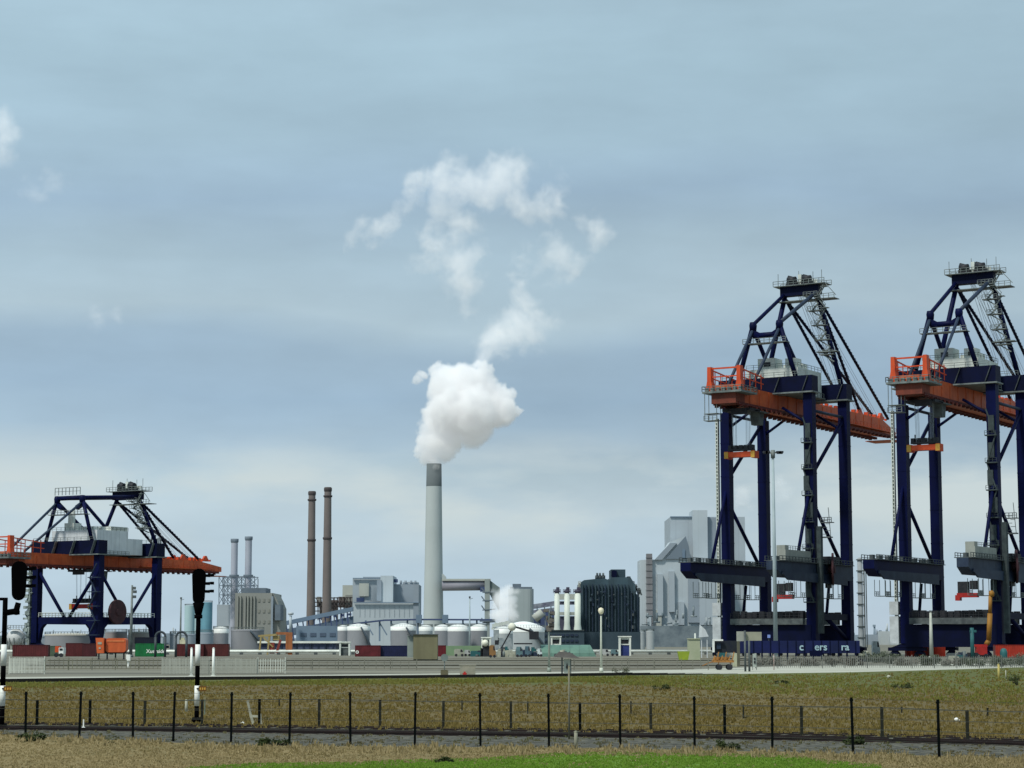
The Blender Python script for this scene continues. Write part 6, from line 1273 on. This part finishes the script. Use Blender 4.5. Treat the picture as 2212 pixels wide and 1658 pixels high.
# ------------------------------------------------------------------ sky and sun
w = bpy.data.worlds.new('World'); scn.world = w; w.use_nodes = True; nt = w.node_tree; N = nt.nodes; Lk = nt.links; N.clear()
out = N.new('ShaderNodeOutputWorld'); SUN_EL, SUN_AZ = R(54), R(-140)     # azimuth from +Y, clockwise
sky = N.new('ShaderNodeTexSky'); sky.sky_type = 'NISHITA'; sky.sun_disc = False; sky.sun_elevation = SUN_EL; sky.sun_rotation = SUN_AZ
bg1 = N.new('ShaderNodeBackground'); bg1.inputs['Strength'].default_value = .08; Lk.new(sky.outputs[0], bg1.inputs[0])
tc = N.new('ShaderNodeTexCoord'); sp_ = N.new('ShaderNodeSeparateXYZ'); Lk.new(tc.outputs['Generated'], sp_.inputs[0])
def wm(op, a, b=None, c=None):
    n = N.new('ShaderNodeMath'); n.operation = op
    for i, x in enumerate((a, b, c)):
        if x is None: continue
        if isinstance(x, (int, float)): n.inputs[i].default_value = x
        else: Lk.new(x, n.inputs[i])
    return n.outputs[0]
def wn(scale, stretch, detail=4, rough=.5, off=(0, 0, 0)):
    mp = N.new('ShaderNodeMapping'); mp.inputs['Scale'].default_value = stretch; mp.inputs['Location'].default_value = off; Lk.new(tc.outputs['Generated'], mp.inputs[0])
    n = N.new('ShaderNodeTexNoise'); n.inputs['Scale'].default_value = scale; n.inputs['Detail'].default_value = detail; n.inputs['Roughness'].default_value = rough; Lk.new(mp.outputs[0], n.inputs['Vector']); return n.outputs['Fac']
e0 = wn(3.2, (1.6, 1, 4.5), 3, .45, (3.1, 0, 1.7)); elev = wm('MULTIPLY_ADD', wm('SUBTRACT', e0, .5), .055, sp_.outputs[2])
cr = N.new('ShaderNodeValToRGB'); Lk.new(wm('DIVIDE', elev, .34), cr.inputs[0]); el = cr.color_ramp.elements
def srgb(r, g, b): return tuple(((c/255+.055)/1.055)**2.4 if c > 10 else c/255/12.92 for c in (r, g, b))+(1,)
SKY = [(0.0, (192, 211, 226)), (.085, (182, 204, 219)), (.17, (186, 205, 215)), (.22, (180, 201, 212)), (.27, (166, 190, 207)), (.34, (156, 182, 203)), (.40, (160, 185, 204)), (.45, (178, 200, 212)), (.524, (170, 194, 208)), (.606, (160, 186, 206)), (.69, (166, 193, 209)), (.78, (169, 197, 212)), (1.0, (174, 201, 216))]
el[0].position = SKY[0][0]; el[0].color = srgb(*SKY[0][1]); el[1].position = 1; el[1].color = srgb(*SKY[-1][1])
for p_, c_ in SKY[1:-1]: x = el.new(p_); x.color = srgb(*c_)
# left side lighter and greener, right side bluer and darker; streaks of brighter cloud near the horizon
hx = N.new('ShaderNodeMapRange'); hx.inputs['From Min'].default_value = -.24; hx.inputs['From Max'].default_value = .24; hx.inputs['To Min'].default_value = 1.075; hx.inputs['To Max'].default_value = .945; Lk.new(sp_.outputs[0], hx.inputs['Value'])
n2 = wn(5.5, (1.2, 1, 6.5), 4, .5, (.7, 0, 9.2)); n3 = wn(19, (1, 1, 2.4), 6, .6, (4.7, 0, .2))
lum = wm('MULTIPLY', hx.outputs[0], wm('MULTIPLY_ADD', wm('SUBTRACT', n2, .5), .3, wm('MULTIPLY_ADD', wm('SUBTRACT', n3, .5), .16, 1.0)))
mxc = N.new('ShaderNodeVectorMath'); mxc.operation = 'SCALE'; Lk.new(cr.outputs[0], mxc.inputs[0]); Lk.new(lum, mxc.inputs['Scale'])
# soft low cumulus just above the horizon
n4 = wn(9, (1, 1, 3.2), 6, .55, (1.3, 0, .4)); lowm = N.new('ShaderNodeMapRange'); lowm.inputs['From Min'].default_value = .43; lowm.inputs['From Max'].default_value = .62; lowm.inputs['To Max'].default_value = .85; Lk.new(n4, lowm.inputs['Value'])
band = N.new('ShaderNodeMapRange'); band.inputs['From Min'].default_value = .035; band.inputs['From Max'].default_value = .06; Lk.new(sp_.outputs[2], band.inputs['Value'])
band2 = N.new('ShaderNodeMapRange'); band2.inputs['From Min'].default_value = .10; band2.inputs['From Max'].default_value = .075; Lk.new(sp_.outputs[2], band2.inputs['Value'])
fac = wm('MULTIPLY', wm('MULTIPLY', lowm.outputs[0], band.outputs[0]), band2.outputs[0])
mc = N.new('ShaderNodeMix'); mc.data_type = 'RGBA'; Lk.new(fac, mc.inputs['Factor']); Lk.new(mxc.outputs[0], mc.inputs['A']); mc.inputs['B'].default_value = srgb(207, 219, 220)
bg2 = N.new('ShaderNodeBackground'); bg2.inputs['Strength'].default_value = 1.0; Lk.new(mc.outputs['Result'], bg2.inputs[0])
mxs = N.new('ShaderNodeMixShader'); mxs.inputs[0].default_value = .93; Lk.new(bg1.outputs[0], mxs.inputs[1]); Lk.new(bg2.outputs[0], mxs.inputs[2]); Lk.new(mxs.outputs[0], out.inputs['Surface'])
sd = bpy.data.lights.new('sun', 'SUN'); sd.energy = 3.0; sd.angle = R(7); sd.color = (1, .96, .88); so = bpy.data.objects.new('sun', sd); COL.objects.link(so)
dirv = Vector((math.sin(SUN_AZ)*math.cos(SUN_EL), math.cos(SUN_AZ)*math.cos(SUN_EL), math.sin(SUN_EL))); so.rotation_euler = dirv.to_track_quat('Z', 'Y').to_euler(); so.location = (0, 0, 300)
scn.view_settings.view_transform = 'Standard'; scn.view_settings.look = 'None'; scn.view_settings.exposure = 0
scn.cycles.volume_bounces = 6; scn.cycles.max_bounces = 8; scn.cycles.diffuse_bounces = 3; scn.cycles.volume_step_rate = 2.0; scn.cycles.volume_max_steps = 256
scn.cycles.use_denoising = True
